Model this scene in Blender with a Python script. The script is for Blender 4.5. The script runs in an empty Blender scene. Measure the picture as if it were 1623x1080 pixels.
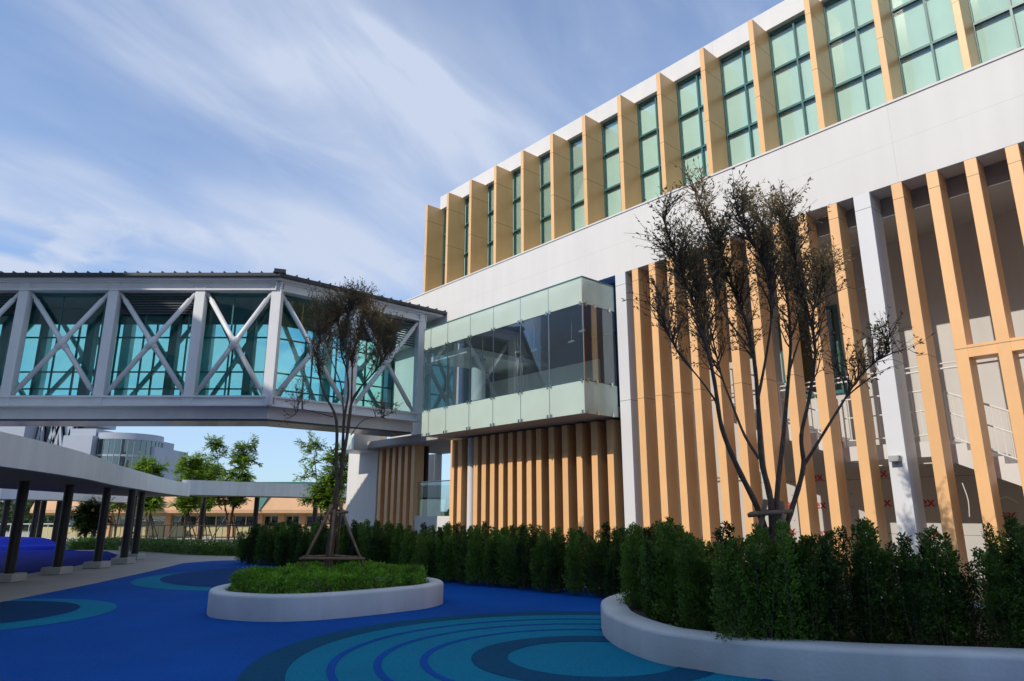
import bpy, math, random
from mathutils import Vector, Matrix
R = math.radians
random.seed(7)
sc = bpy.context.scene
col = sc.collection

# ------------------------------------------------------------------ camera model (photo 1623x1080)
F = 1082.0; TH = R(14.26); CX, CY = 811.5, 540.0; EYE = 1.65
CT, ST = math.cos(TH), math.sin(TH)
def ray(px, py):
    v = CY - py
    return Vector((px - CX, F*CT - v*ST, F*ST + v*CT))
def at(px, py, Y):                       # the point seen at a pixel, Y metres ahead
    r = ray(px, py); return Vector((0, 0, EYE)) + r*(Y/r.y)
def gnd(px, py, z=0.0):                  # the point seen at a pixel on a level plane
    r = ray(px, py); return Vector((0, 0, EYE)) + r*((z-EYE)/r.z)

# facade frame: u along the facade (away from us), n out of it (towards us)
AZ = R(41.6)
D = Vector((-math.sin(AZ), math.cos(AZ), 0)); N = Vector((-math.cos(AZ), -math.sin(AZ), 0))
A = Vector((3.1613, 18.0, 0))
ROT = math.atan2(D.y, D.x)
def W(u, n, z=0.0): return A + D*u + N*n + Vector((0, 0, z))
def on_u(px, py, u):
    r = ray(px, py); O = Vector((0, 0, EYE)); t = (A + D*u - O).dot(D)/r.dot(D); P = O + r*t
    return (P-A).dot(N), P.z

# ------------------------------------------------------------------ materials
def nodes_of(name):
    m = bpy.data.materials.new(name); m.use_nodes = True
    nt = m.node_tree; b = nt.nodes['Principled BSDF']
    return m, nt, b
def nd(nt, t, **k):
    n = nt.nodes.new(t)
    for a, v in k.items(): setattr(n, a, v)
    return n
def mat(name, c, rough=0.6, var=0.12, scale=3.0, bump=0.0, bscale=60.0, metal=0.0, spec=0.5, lines=None, streak=0.0, rnd=0.0, ls=.6):
    m, nt, b = nodes_of(name); L = nt.links.new
    tc = nd(nt, 'ShaderNodeTexCoord')
    n1 = nd(nt, 'ShaderNodeTexNoise'); n1.inputs['Scale'].default_value = scale; n1.inputs['Detail'].default_value = 6
    L(tc.outputs['Object'], n1.inputs['Vector'])
    mr = nd(nt, 'ShaderNodeMapRange'); mr.inputs['From Min'].default_value = .25; mr.inputs['From Max'].default_value = .75
    mr.inputs['To Min'].default_value = 1-var; mr.inputs['To Max'].default_value = 1+var
    L(n1.outputs['Fac'], mr.inputs['Value'])
    fac = mr.outputs['Result']
    def mul(a, bsock):
        q = nd(nt, 'ShaderNodeMath', operation='MULTIPLY'); L(a, q.inputs[0]); L(bsock, q.inputs[1]); return q.outputs[0]
    if streak:
        mp = nd(nt, 'ShaderNodeMapping'); mp.inputs['Scale'].default_value = (2.6, 2.6, .22)
        L(tc.outputs['Object'], mp.inputs['Vector'])
        n2 = nd(nt, 'ShaderNodeTexNoise'); n2.inputs['Scale'].default_value = 1.0; n2.inputs['Detail'].default_value = 4
        L(mp.outputs['Vector'], n2.inputs['Vector'])
        m2 = nd(nt, 'ShaderNodeMapRange'); m2.inputs['From Min'].default_value = .3; m2.inputs['From Max'].default_value = .75
        m2.inputs['To Min'].default_value = 1; m2.inputs['To Max'].default_value = 1-streak
        L(n2.outputs['Fac'], m2.inputs['Value']); fac = mul(fac, m2.outputs['Result'])
    if rnd:
        oi = nd(nt, 'ShaderNodeObjectInfo')
        m3 = nd(nt, 'ShaderNodeMapRange'); m3.inputs['To Min'].default_value = 1-rnd; m3.inputs['To Max'].default_value = 1+rnd
        L(oi.outputs['Random'], m3.inputs['Value']); fac = mul(fac, m3.outputs['Result'])
    if lines:
        sx = nd(nt, 'ShaderNodeSeparateXYZ'); L(tc.outputs['Object'], sx.inputs[0])
        for ax, pos, half in lines:
            cmp_ = nd(nt, 'ShaderNodeMath', operation='COMPARE'); L(sx.outputs[ax], cmp_.inputs[0])
            cmp_.inputs[1].default_value = pos; cmp_.inputs[2].default_value = half
            q = nd(nt, 'ShaderNodeMath', operation='MULTIPLY_ADD'); L(cmp_.outputs[0], q.inputs[0])
            q.inputs[1].default_value = -ls; q.inputs[2].default_value = 1.0
            fac = mul(fac, q.outputs[0])
    vm = nd(nt, 'ShaderNodeVectorMath', operation='SCALE'); vm.inputs[0].default_value = c[:3]
    L(fac, vm.inputs['Scale']); L(vm.outputs[0], b.inputs['Base Color'])
    b.inputs['Roughness'].default_value = rough; b.inputs['Metallic'].default_value = metal
    b.inputs['Specular IOR Level'].default_value = spec
    if bump:
        n3 = nd(nt, 'ShaderNodeTexNoise'); n3.inputs['Scale'].default_value = bscale; n3.inputs['Detail'].default_value = 3
        L(tc.outputs['Object'], n3.inputs['Vector'])
        bp = nd(nt, 'ShaderNodeBump'); bp.inputs['Strength'].default_value = bump; bp.inputs['Distance'].default_value = .02
        L(n3.outputs['Fac'], bp.inputs['Height']); L(bp.outputs[0], b.inputs['Normal'])
    return m
def glass(name, tint, base=.06, gain=.75, rough=.01, smear=0.0):
    m, nt, b = nodes_of(name); L = nt.links.new; nt.nodes.remove(b)
    out = nt.nodes['Material Output']
    tr = nd(nt, 'ShaderNodeBsdfTransparent'); tr.inputs[0].default_value = (*tint, 1)
    gl = nd(nt, 'ShaderNodeBsdfGlossy'); gl.inputs['Roughness'].default_value = rough
    lw = nd(nt, 'ShaderNodeLayerWeight'); lw.inputs['Blend'].default_value = .25
    mr = nd(nt, 'ShaderNodeMapRange'); mr.inputs['To Min'].default_value = base; mr.inputs['To Max'].default_value = gain
    L(lw.outputs['Fresnel'], mr.inputs['Value'])
    mx = nd(nt, 'ShaderNodeMixShader'); L(mr.outputs[0], mx.inputs[0]); L(tr.outputs[0], mx.inputs[1]); L(gl.outputs[0], mx.inputs[2])
    tc = nd(nt, 'ShaderNodeTexCoord'); nz = nd(nt, 'ShaderNodeTexNoise'); nz.inputs['Scale'].default_value = .9
    L(tc.outputs['Object'], nz.inputs['Vector'])
    bp = nd(nt, 'ShaderNodeBump'); bp.inputs['Strength'].default_value = .02; bp.inputs['Distance'].default_value = .05
    L(nz.outputs['Fac'], bp.inputs['Height']); L(bp.outputs[0], gl.inputs['Normal'])
    fin = mx.outputs[0]
    if smear:                                     # a film of dust and frosting
        df = nd(nt, 'ShaderNodeBsdfDiffuse'); df.inputs[0].default_value = (.62, .70, .66, 1)
        n2 = nd(nt, 'ShaderNodeTexNoise'); n2.inputs['Scale'].default_value = 1.3; n2.inputs['Detail'].default_value = 5
        L(tc.outputs['Object'], n2.inputs['Vector'])
        m2 = nd(nt, 'ShaderNodeMapRange'); m2.inputs['To Min'].default_value = smear*.5; m2.inputs['To Max'].default_value = smear*1.5
        L(n2.outputs['Fac'], m2.inputs['Value'])
        x2 = nd(nt, 'ShaderNodeMixShader'); L(m2.outputs[0], x2.inputs[0]); L(fin, x2.inputs[1]); L(df.outputs[0], x2.inputs[2]); fin = x2.outputs[0]
    L(fin, out.inputs[0]); return m
def frosted(name, c, clear=.25):
    m, nt, b = nodes_of(name); L = nt.links.new
    out = nt.nodes['Material Output']
    tc = nd(nt, 'ShaderNodeTexCoord'); nz = nd(nt, 'ShaderNodeTexNoise'); nz.inputs['Scale'].default_value = .8; nz.inputs['Detail'].default_value = 3
    L(tc.outputs['Object'], nz.inputs['Vector'])
    vm = nd(nt, 'ShaderNodeVectorMath', operation='SCALE'); vm.inputs[0].default_value = c
    mr = nd(nt, 'ShaderNodeMapRange'); mr.inputs['To Min'].default_value = .82; mr.inputs['To Max'].default_value = 1.15
    L(nz.outputs['Fac'], mr.inputs['Value']); L(mr.outputs[0], vm.inputs['Scale']); L(vm.outputs[0], b.inputs['Base Color'])
    b.inputs['Roughness'].default_value = .12
    tl = nd(nt, 'ShaderNodeBsdfTranslucent'); tl.inputs[0].default_value = (*c, 1)
    tr = nd(nt, 'ShaderNodeBsdfTransparent'); tr.inputs[0].default_value = (c[0]*1.2, min(1, c[1]*1.3), c[2]*1.2, 1)
    a = nd(nt, 'ShaderNodeMixShader'); a.inputs[0].default_value = .3; L(b.outputs[0], a.inputs[1]); L(tl.outputs[0], a.inputs[2])
    x = nd(nt, 'ShaderNodeMixShader'); x.inputs[0].default_value = clear; L(a.outputs[0], x.inputs[1]); L(tr.outputs[0], x.inputs[2])
    L(x.outputs[0], out.inputs[0]); return m
def leafmat(name, c, var=.35, trans=.3, rnd=.25, scale=5.0):
    m, nt, b = nodes_of(name); L = nt.links.new; out = nt.nodes['Material Output']
    geo = nd(nt, 'ShaderNodeTexCoord'); nz = nd(nt, 'ShaderNodeTexNoise'); nz.inputs['Scale'].default_value = scale; nz.inputs['Detail'].default_value = 4
    L(geo.outputs['Object'], nz.inputs['Vector'])
    oi = nd(nt, 'ShaderNodeObjectInfo')
    ad = nd(nt, 'ShaderNodeMath', operation='MULTIPLY_ADD'); L(oi.outputs['Random'], ad.inputs[0]); ad.inputs[1].default_value = rnd; ad.inputs[2].default_value = -rnd/2
    a2 = nd(nt, 'ShaderNodeMath', operation='ADD'); L(nz.outputs['Fac'], a2.inputs[0]); L(ad.outputs[0], a2.inputs[1])
    cr = nd(nt, 'ShaderNodeValToRGB'); e = cr.color_ramp.elements
    e[0].position = .3; e[0].color = (c[0]*(1-var), c[1]*(1-var), c[2]*(1-var), 1)
    e[1].position = .72; e[1].color = (c[0]*(1+var*1.3), c[1]*(1+var), c[2]*(1+var*.4), 1)
    L(a2.outputs[0], cr.inputs[0]); L(cr.outputs[0], b.inputs['Base Color'])
    b.inputs['Roughness'].default_value = .45; b.inputs['Specular IOR Level'].default_value = .35
    tl = nd(nt, 'ShaderNodeBsdfTranslucent'); L(cr.outputs[0], tl.inputs[0])
    x = nd(nt, 'ShaderNodeMixShader'); x.inputs[0].default_value = trans; L(b.outputs[0], x.inputs[1]); L(tl.outputs[0], x.inputs[2]); L(x.outputs[0], out.inputs[0])
    return m

M = {}
FSP = 1.427
M['white'] = mat('white_render', (.735, .715, .685), .7, .035, .5, .05, 40, streak=.06, ls=.16, lines=[(0, 10.02-FSP*k, .006) for k in range(-3, 19, 3)] + [(2, 9.1, .005)])
M['white2'] = mat('white_steel_paint', (.70, .70, .71), .4, .05, 1.2, streak=.06)
M['column'] = mat('white_column_panel', (.71, .71, .715), .45, .03, .8, lines=[(2, 4.6, .008), (2, 7.86, .008)])
M['fin_low'] = mat('tan_fin_panel', (.90, .52, .235), .42, .06, 1.6, streak=.10, rnd=.05, lines=[(2, 4.6, .008), (2, 7.86, .008)])
M['fin_top'] = mat('tan_fin_panel_upper', (.90, .53, .225), .36, .06, 1.4, streak=.10, rnd=.05, lines=[(2, 3.05, .008), (2, 1.55, .008)])
M['brown'] = mat('shadow_brown_backing', (.055, .03, .018), .7, .2)  # near-black brown paints in the deep shadow between the fins
M['frame'] = mat('dark_teal_frame', (.045, .16, .155), .35, .1)
M['blind'] = mat('roller_blind', (.84, .86, .83), .8, .06, 1.5, streak=.10, rnd=.05)
M['win'] = glass('green_window_glass', (.91, 1.0, .97), .05, .6)
M['bridge_glass'] = glass('teal_bridge_glass', (.74, .955, .945), .05, .45)
M['clear'] = glass('clear_box_glass', (.84, .93, .96), .035, .30, smear=.015)
M['clear2'] = glass('clear_balustrade_glass', (.84, .93, .93), .03, .25)
M['frost'] = frosted('frosted_green_glass', (.76, .87, .79), .20)
M['navy'] = mat('reflection_blue_interior', (.024, .068, .22), .35, .3, .8)  # navy on the inside stands in for the dark reflection in the glass
M['soffit'] = mat('grey_soffit', (.42, .40, .38), .8, .08, 1.0)
M['inwall'] = mat('white_inner_wall', (.62, .61, .59), .8, .06, .8, streak=.1)
M['board'] = mat('grey_white_board', (.55, .55, .54), .85, .05, 2.0, lines=[(2, 1.22, .006), (2, 2.44, .006)])
M['red'] = mat('red_paint', (.55, .03, .04), .5, .05)
M['railwhite'] = mat('white_rail_paint', (.78, .78, .78), .35, .03)
M['steel'] = mat('stainless_clip', (.6, .62, .62), .25, .05, metal=1.0)
M['concrete'] = mat('pale_concrete', (.50, .49, .46), .85, .12, 1.2, .15, 60)
M['planter'] = mat('grey_white_planter_paint', (.64, .68, .69), .62, .13, 1.1, .18, 28, streak=.16)
M['soil'] = mat('dark_soil', (.05, .038, .028), .95, .4, 8, .6, 25)
M['truss'] = mat('silver_grey_steel', (.80, .805, .80), .38, .05, 1.5, .03, 30, streak=.06)
M['roofdark'] = mat('charcoal_roof_sheet', (.035, .04, .045), .4, .2, 1.0)
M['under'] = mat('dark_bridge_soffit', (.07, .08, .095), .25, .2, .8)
M['louvre'] = mat('dark_louvre', (.10, .105, .115), .4, .1)
M['ceil'] = mat('bridge_ceiling', (.12, .20, .19), .6, .1)
M['bark'] = mat('brown_bark', (.12, .085, .06), .9, .35, 14, .8, 40)
M['bark2'] = mat('grey_bark', (.11, .09, .07), .9, .35, 14, .6, 40)
M['stake'] = mat('weathered_wood_pole', (.24, .16, .105), .85, .3, 9, .4, 40)
M['leaf_tree'] = leafmat('olive_tree_leaf', (.23, .185, .085), .4, .35, .1, 2.5)
M['leaf_far'] = leafmat('bright_sapling_leaf', (.23, .38, .05), .45, .4, .2, 2.0)
M['leaf_hedge'] = leafmat('hedge_leaf', (.085, .18, .030), .6, .32, .5, 3.5)
M['leaf_cover'] = leafmat('groundcover_leaf', (.15, .36, .03), .6, .35, .1, 4.0)
M['leaf_dark'] = leafmat('distant_leaf', (.045, .085, .025), .45, .2, .3, 1.0)
M['canopy'] = mat('white_canopy_fascia', (.86, .85, .81), .45, .06, .6, streak=.14)
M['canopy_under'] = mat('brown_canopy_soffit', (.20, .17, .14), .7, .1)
M['post'] = mat('black_brown_post', (.020, .015, .013), .5, .3)
M['orange'] = mat('orange_render', (.68, .40, .22), .8, .06, .8, streak=.08)
M['ochre'] = mat('pale_yellow_wall', (.52, .46, .25), .85, .08, .8)
M['tealroof'] = mat('teal_roof', (.015, .15, .12), .5, .1)
M['darkglass'] = glass('dark_window_glass', (.35, .42, .38), .12, .9)
M['black'] = mat('black_metal', (.02, .02, .022), .5, .1)
M['far_wall'] = mat('shade_tinted_cladding', (.36, .39, .45), .6, .05, .3, lines=[(2, 8.0, .02)])  # pale walls darkened and blued so they read as shaded
M['far_glass'] = glass('far_teal_glass', (.25, .55, .55), .2, .9)
M['mullion'] = mat('dull_teal_mullion', (.14, .22, .24), .5, .1)
M['far_dark'] = mat('far_interior', (.05, .09, .10), .7, .4, .5)
M['opp'] = mat('pale_block_wall', (.70, .69, .67), .8, .06, .4, streak=.1)

def rubber(name, c, dirt=.10):
    m = mat(name, c, .9, dirt, .45, .5, 240, spec=.12)
    nt = m.node_tree; L = nt.links.new; b = nt.nodes['Principled BSDF']; src = b.inputs['Base Color'].links[0].from_socket
    tc = nd(nt, 'ShaderNodeTexCoord')
    vo = nd(nt, 'ShaderNodeTexVoronoi'); vo.inputs['Scale'].default_value = 120; L(tc.outputs['Object'], vo.inputs['Vector'])
    sp = nd(nt, 'ShaderNodeMapRange'); sp.inputs['To Min'].default_value = .70; sp.inputs['To Max'].default_value = 1.3
    sc_ = nd(nt, 'ShaderNodeSeparateColor'); L(vo.outputs['Color'], sc_.inputs[0]); L(sc_.outputs[0], sp.inputs['Value'])
    v1 = nd(nt, 'ShaderNodeVectorMath', operation='SCALE'); L(src, v1.inputs[0]); L(sp.outputs[0], v1.inputs['Scale'])
    nz = nd(nt, 'ShaderNodeTexNoise'); nz.inputs['Scale'].default_value = 1.4; nz.inputs['Detail'].default_value = 8; nz.inputs['Roughness'].default_value = .7; L(tc.outputs['Object'], nz.inputs['Vector'])
    ds = nd(nt, 'ShaderNodeMapRange'); ds.inputs['From Min'].default_value = .52; ds.inputs['From Max'].default_value = .80; ds.inputs['To Max'].default_value = .14; L(nz.outputs['Fac'], ds.inputs['Value'])
    mx = nd(nt, 'ShaderNodeMix', data_type='RGBA'); L(ds.outputs[0], mx.inputs['Factor']); L(v1.outputs[0], mx.inputs['A']); mx.inputs['B'].default_value = (.05, .13, .22, 1)
    L(mx.outputs['Result'], b.inputs['Base Color']); return m
M['rub_blue'] = rubber('blue_rubber', (.002, .090, .40), .18)
M['rub_teal'] = rubber('teal_rubber', (.003, .22, .36), .10)
M['rub_dark'] = rubber('dark_blue_rubber', (.003, .085, .18), .10)
M['rub_navy'] = rubber('navy_rubber', (.003, .052, .16), .12)
M['rub_mid'] = rubber('mid_blue_rubber', (.003, .060, .22), .12)
M['rub_ultra'] = rubber('ultramarine_rubber', (.003, .014, .24), .12)
M['paving'] = mat('beige_paving', (.40, .37, .325), .85, .09, .7, .12, 90)
M['ground'] = mat('grey_ground', (.30, .29, .26), .95, .15, .2)

# ------------------------------------------------------------------ mesh helpers
class MB:
    def __init__(s): s.v = []; s.f = []
    def add(s, vs, fs):
        o = len(s.v); s.v += [tuple(p) for p in vs]; s.f += [tuple(o+i for i in q) for q in fs]; return s
    def box(s, x0, x1, y0, y1, z0, z1):
        x0, x1 = min(x0, x1), max(x0, x1); y0, y1 = min(y0, y1), max(y0, y1); z0, z1 = min(z0, z1), max(z0, z1)
        return s.add([(x0,y0,z0),(x1,y0,z0),(x1,y1,z0),(x0,y1,z0),(x0,y0,z1),(x1,y0,z1),(x1,y1,z1),(x0,y1,z1)],
                     [(0,3,2,1),(4,5,6,7),(0,1,5,4),(1,2,6,5),(2,3,7,6),(3,0,4,7)])
    def beam(s, p, q, w, h, up=(0,0,1)):
        p, q = Vector(p), Vector(q); d = (q-p).normalized(); up = Vector(up)
        sd = d.cross(up)
        if sd.length < 1e-4: sd = d.cross(Vector((1,0,0)))
        sd.normalize(); u2 = sd.cross(d)
        vs = []
        for e in (p, q):
            for a, b in ((-1,-1),(1,-1),(1,1),(-1,1)): vs.append(e + sd*(a*w/2) + u2*(b*h/2))
        return s.add(vs, [(0,3,2,1),(4,5,6,7),(0,1,5,4),(1,2,6,5),(2,3,7,6),(3,0,4,7)])
    def tube(s, pts, rad, seg=8, cap=True):
        pts = [Vector(p) for p in pts]; n = len(pts)
        if not hasattr(rad, '__len__'): rad = [rad]*n
        o = len(s.v); ref = None
        for i, p in enumerate(pts):
            d = (pts[min(i+1, n-1)] - pts[max(i-1, 0)])
            if d.length < 1e-7: d = Vector((0,0,1))
            d.normalize()
            if ref is None:
                ref = d.cross(Vector((0.31,0.95,0.05)))
                if ref.length < .1: ref = d.cross(Vector((1,0,0)))
            ref = (ref - d*ref.dot(d)); ref.normalize(); b = d.cross(ref)
            for k in range(seg):
                a = 2*math.pi*k/seg; s.v.append(tuple(p + (ref*math.cos(a) + b*math.sin(a))*rad[i]))
        for i in range(n-1):
            for k in range(seg):
                k2 = (k+1) % seg
                s.f.append((o+i*seg+k, o+i*seg+k2, o+(i+1)*seg+k2, o+(i+1)*seg+k))
        if cap:
            s.f.append(tuple(o+k for k in reversed(range(seg)))); s.f.append(tuple(o+(n-1)*seg+k for k in range(seg)))
        return s
    def prism(s, poly, z0, z1):
        n = len(poly)
        a = sum(poly[i][0]*poly[(i+1)%n][1]-poly[(i+1)%n][0]*poly[i][1] for i in range(n))
        if a < 0: poly = poly[::-1]
        vs = [(p[0],p[1],z0) for p in poly] + [(p[0],p[1],z1) for p in poly]
        return s.add(vs, [tuple(reversed(range(n))), tuple(range(n,2*n))] + [(i,(i+1)%n,n+(i+1)%n,n+i) for i in range(n)])
    def sheet(s, poly, z):
        n = len(poly)
        a = sum(poly[i][0]*poly[(i+1)%n][1]-poly[(i+1)%n][0]*poly[i][1] for i in range(n))
        if a < 0: poly = poly[::-1]
        return s.add([(p[0],p[1],z) for p in poly], [tuple(range(n))])
    def leaf(s, p, d, nrm, L, w):
        sd = d.cross(nrm)
        if sd.length < 1e-5: sd = d.orthogonal()
        sd.normalize(); m = p + d*(L*.5)
        o = len(s.v); s.v += [tuple(p), tuple(m+sd*w*.5), tuple(p+d*L), tuple(m-sd*w*.5)]; s.f.append((o,o+1,o+2,o+3))
    def build(s, name, m, parent=None, smooth=False, bevel=0.0, off=None):
        me = bpy.data.meshes.new(name)
        vs = s.v
        if off is not None: vs = [(v[0]-off[0], v[1]-off[1], v[2]-off[2]) for v in vs]
        me.from_pydata(vs, [], s.f); me.materials.append(m)
        if smooth:
            for p in me.polygons: p.use_smooth = True
        me.update()
        o = bpy.data.objects.new(name, me); col.objects.link(o)
        if parent: o.parent = parent
        if bevel:
            b = o.modifiers.new('bevel', 'BEVEL'); b.width = bevel; b.segments = 2; b.limit_method = 'ANGLE'
        return o
def tag(o, label=None, cat=None, group=None, kind=None):
    if label: o['label'] = label
    if cat: o['category'] = cat
    if group: o['group'] = group
    if kind: o['kind'] = kind
    return o
def empty(name, loc, rz=0.0):
    o = bpy.data.objects.new(name, None); col.objects.link(o); o.location = loc; o.rotation_euler = (0,0,rz)
    o.empty_display_size = .3; return o
def copy_tree(o, parent=None):
    c = o.copy(); col.objects.link(c)
    if parent: c.parent = parent
    for ch in list(o.children): copy_tree(ch, c)
    return c
def smooth_closed(pts, k=8):
    out = []; n = len(pts)
    for i in range(n):
        p0, p1, p2, p3 = (Vector(pts[(i+j) % n]) for j in (-1, 0, 1, 2))
        for q in range(k):
            t = q/k
            out.append(.5*((2*p1) + (p2-p0)*t + (2*p0-5*p1+4*p2-p3)*t*t + (3*p1-p0-3*p2+p3)*t**3))
    return out
def smooth_open(pts, k=6):
    out = []; n = len(pts)
    for i in range(n-1):
        p0, p1, p2, p3 = (Vector(pts[min(max(i+j, 0), n-1)]) for j in (-1, 0, 1, 2))
        for q in range(k):
            t = q/k
            out.append(.5*((2*p1) + (p2-p0)*t + (2*p0-5*p1+4*p2-p3)*t*t + (3*p1-p0-3*p2+p3)*t**3))
    out.append(Vector(pts[-1])); return out
def offset_poly(poly, d):                     # inwards for counter-clockwise outlines
    n = len(poly); out = []
    for i in range(n):
        t = (poly[(i+1) % n] - poly[i-1]); t.normalize()
        out.append(Vector((poly[i].x - t.y*d, poly[i].y + t.x*d)))
    return out
def circle(cx, cy, r, n=96): return [(cx+r*math.cos(2*math.pi*i/n), cy+r*math.sin(2*math.pi*i/n)) for i in range(n)]
def rv(): 
    while True:
        v = Vector((random.uniform(-1,1), random.uniform(-1,1), random.uniform(-1,1)))
        if .05 < v.length < 1: return v.normalized()

# ------------------------------------------------------------------ ground, paving and rubber surface
g = MB().sheet([(-400,-120),(400,-120),(400,900),(-400,900)], -.03).build('ground', M['ground']); tag(g, kind='structure')
pv = MB().sheet([(-60,-30),(30,-30),(30,70),(-60,70)], -.004).build('walkway', M['paving']); tag(pv, kind='structure')
rub = [(-9.4,-6),(-9.6,8),(-9.87,14),(-10.24,17.7),(-10.75,21.3),(-11.38,24.78),(-10.9,26.1),(-9.6,26.6),(-6,26.8)]
rub += [tuple(W(u, 2.0)[:2]) for u in (12, 6, 0, -6, -14)] + [(11,-6)]
rs = MB().sheet([tuple(p[:2]) for p in rub], 0.0).build('rubber_surface', M['rub_blue']); tag(rs, kind='structure')
def marking(poly, z, m):
    o = MB().sheet(poly, z).build('rubber_marking', M[m]); tag(o, kind='structure')
rc = (.97, 8.75)
marking(circle(*rc, 3.95), .004, 'rub_dark')
marking(circle(*rc, 3.48), .008, 'rub_teal')
def ringsheet(c, r0, r1, z, m, n=96):
    mb = MB(); a = [(*p, z) for p in circle(*c, r1, n)]; b = [(*p, z) for p in circle(*c, r0, n)]
    mb.add(a+b, [(i, (i+1) % n, n+(i+1) % n, n+i) for i in range(n)])
    tag(mb.build('rubber_marking', M[m]), kind='structure')
for r in (3.02, 2.52, 2.0): ringsheet(rc, r-.045, r+.045, .012, 'rub_blue')
ringsheet(rc, 1.02, 1.45, .012, 'rub_dark')
def clip_right(poly, xs):                     # keep a marking on the rubber side of the walkway
    def bx(y):
        for (xa, ya), (xb, yb) in zip(xs[:-1], xs[1:]):
            if ya <= y <= yb: return xa + (xb-xa)*(y-ya)/(yb-ya)
        return -11.4
    return [(max(x, bx(y)+.02), y) for x, y in poly]
edge = rub[1:6]
marking(clip_right(circle(-9.3, 12.2, 2.35), edge), .004, 'rub_teal')
marking(clip_right(circle(-9.45, 12.35, 1.82), edge), .008, 'rub_navy')
marking(clip_right(circle(-6.35, 19.5, 3.5), edge), .004, 'rub_teal')
marking(clip_right(circle(-5.75, 20.3, 3.75), edge), .008, 'rub_mid')
# second rubber court beyond the posts with its stepped mound
pp = [(0,912),(36,911),(85,903),(106,900),(136,894),(172,890),(187,880),(170,874),(125,873),(60,866),(0,862),(-120,862),(-160,912)]
rs2 = MB().sheet([tuple(gnd(*p)[:2]) for p in pp], .001).build('rubber_surface', M['rub_ultra']); tag(rs2, kind='structure')
mc = gnd(20, 874); mound = MB(); mring = []
for z, a in ((0,1.0),(.18,.98),(.24,.95),(.26,.80),(.30,.77),(.55,.70),(.62,.64),(.66,.5),(.68,.25)):
    mring.append([(5.2*a*math.cos(t)-.8, 2.6*a*math.sin(t), z) for t in [2*math.pi*i/64 for i in range(64)]])
n = 64
mound.v = [p for r_ in mring for p in r_]
for k in range(len(mring)-1):
    for i in range(n): mound.f.append((k*n+i, k*n+(i+1)%n, (k+1)*n+(i+1)%n, (k+1)*n+i))
mound.f.append(tuple((len(mring)-1)*n+i for i in range(n)))
mo = mound.build('play_mound', M['rub_ultra'], smooth=True); mo.location = (mc.x-3.0, mc.y+2.4, 0); mo.scale = (1, 1, .8)
tag(mo, 'low stepped ultramarine rubber mound behind the canopy posts', 'play mound')

# ------------------------------------------------------------------ main building
B = empty('school_building', A, ROT)
tag(B, 'large white building with tan vertical fins, green upper windows and projecting glass box', 'building')
UR = -16.0
MB().box(UR, 15.24, -.95, 0, 8.2, 10.0).box(UR, 15.24, -14, -.95, 8.2, 9.99).build('wall_band', M['white'], B, bevel=.008)
MB().box(UR, 15.24, .0, .025, 9.985, 10.03).build('ledge_flashing', M['white'], B)
MB().box(UR, 10.02, -.95, -.70, 13.80, 14.38).box(UR, 10.02, -14, -.951, 13.81, 14.30).build('parapet', M['white'], B, bevel=.008)
MB().box(10.03, 10.2, -14, -.85, 10.03, 13.8).box(UR, 10.03, -14, -13.8, 10.03, 13.8).build('upper_wall', M['white'], B)
MB().box(12.86, 15.24, -.4, -.003, 0, 8.2).build('end_wall', M['white'], B, bevel=.01)
# upper fins and windows, one of each, then copies
FS = 1.427
fin0 = MB().box(-.13, 0, -.80, 0, 0, 3.75).build('upper_fin', M['fin_top'], B, bevel=.006); fin0.location = (10.02, 0, 10.03)
wn0 = MB()
wn0.box(-.63, .63, -.92, -.84, 0, .06).box(-.63, .63, -.92, -.84, 3.70, 3.77)
wn0.box(-.648, -.634, -.92, -.84, .06, 3.70).box(.634, .648, -.92, -.84, .06, 3.70)
wn0.box(-.022, .022, -.92, -.835, .06, 3.70)
for z in (1.44, 2.66): wn0.box(-.634, -.022, -.92, -.838, z-.028, z+.028).box(.022, .634, -.92, -.838, z-.028, z+.028)
wn0 = wn0.build('window', M['frame'], B); wn0.location = (10.02-.13-(FS-.13)/2, 0, 10.03)
pn0 = MB().box(-.634, .634, -.885, -.875, .06, 3.70).build('pane', M['win'], wn0)
bl = MB()
for z0, z1 in ((.06, 1.38), (1.47, 2.60), (2.69, 3.76)):
    for x0, x1 in ((-.712, -.015), (.015, .712)): bl.box(x0, x1, -.965, -.955, z0, z1)
bl0 = bl.build('blind', M['blind'], wn0)
MB().box(UR, 10.03, -1.6, -1.55, 10.03, 13.8).build('inner_wall', M['frame'], B)
for k in range(1, 18):
    c = fin0.copy(); col.objects.link(c); c.location.x = 10.02 - FS*k
    c = copy_tree(wn0, B); c.location.x = wn0.location.x - FS*k if k < 17 else 99
    if k == 17:
        for ch in list(c.children): bpy.data.objects.remove(ch)
        bpy.data.objects.remove(c)
# lower fins
lowL = [-.23,-.80,-1.38,-1.94,-2.50,-3.05,-3.66,-4.31,-4.96,-5.64,-6.95,-7.60,-8.26,-8.92,-9.58,-10.24,-10.9,-11.56,-12.22,-12.88,-13.6,-14.3]
fl0 = MB().box(-.205, 0, -.46, 0, 0, 8.198).build('tall_fin', M['fin_low'], B, bevel=.006); fl0.location = (lowL[0], 0, 0)
for u in lowL[1:]:
    c = fl0.copy(); col.objects.link(c); c.location.x = u
MB().box(-14.4, -7.805, -.40, -.012, 4.43, 4.66).build('fin_crossbar', M['fin_low'], B)
shL = [7.98,7.56,6.69,6.26,5.83,5.40,4.96,4.53,4.10,3.67,3.13,2.58,2.02,1.45,.88]
fs0 = MB().box(-.215, 0, -.42, 0, 0, 4.148).build('short_fin', M['fin_low'], B, bevel=.006); fs0.location = (shL[0], 0, 0)
for u in shL[1:] + [12.72, 12.2, 11.76, 11.32, 10.88, 10.42]:
    c = fs0.copy(); col.objects.link(c); c.location.x = u
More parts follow.
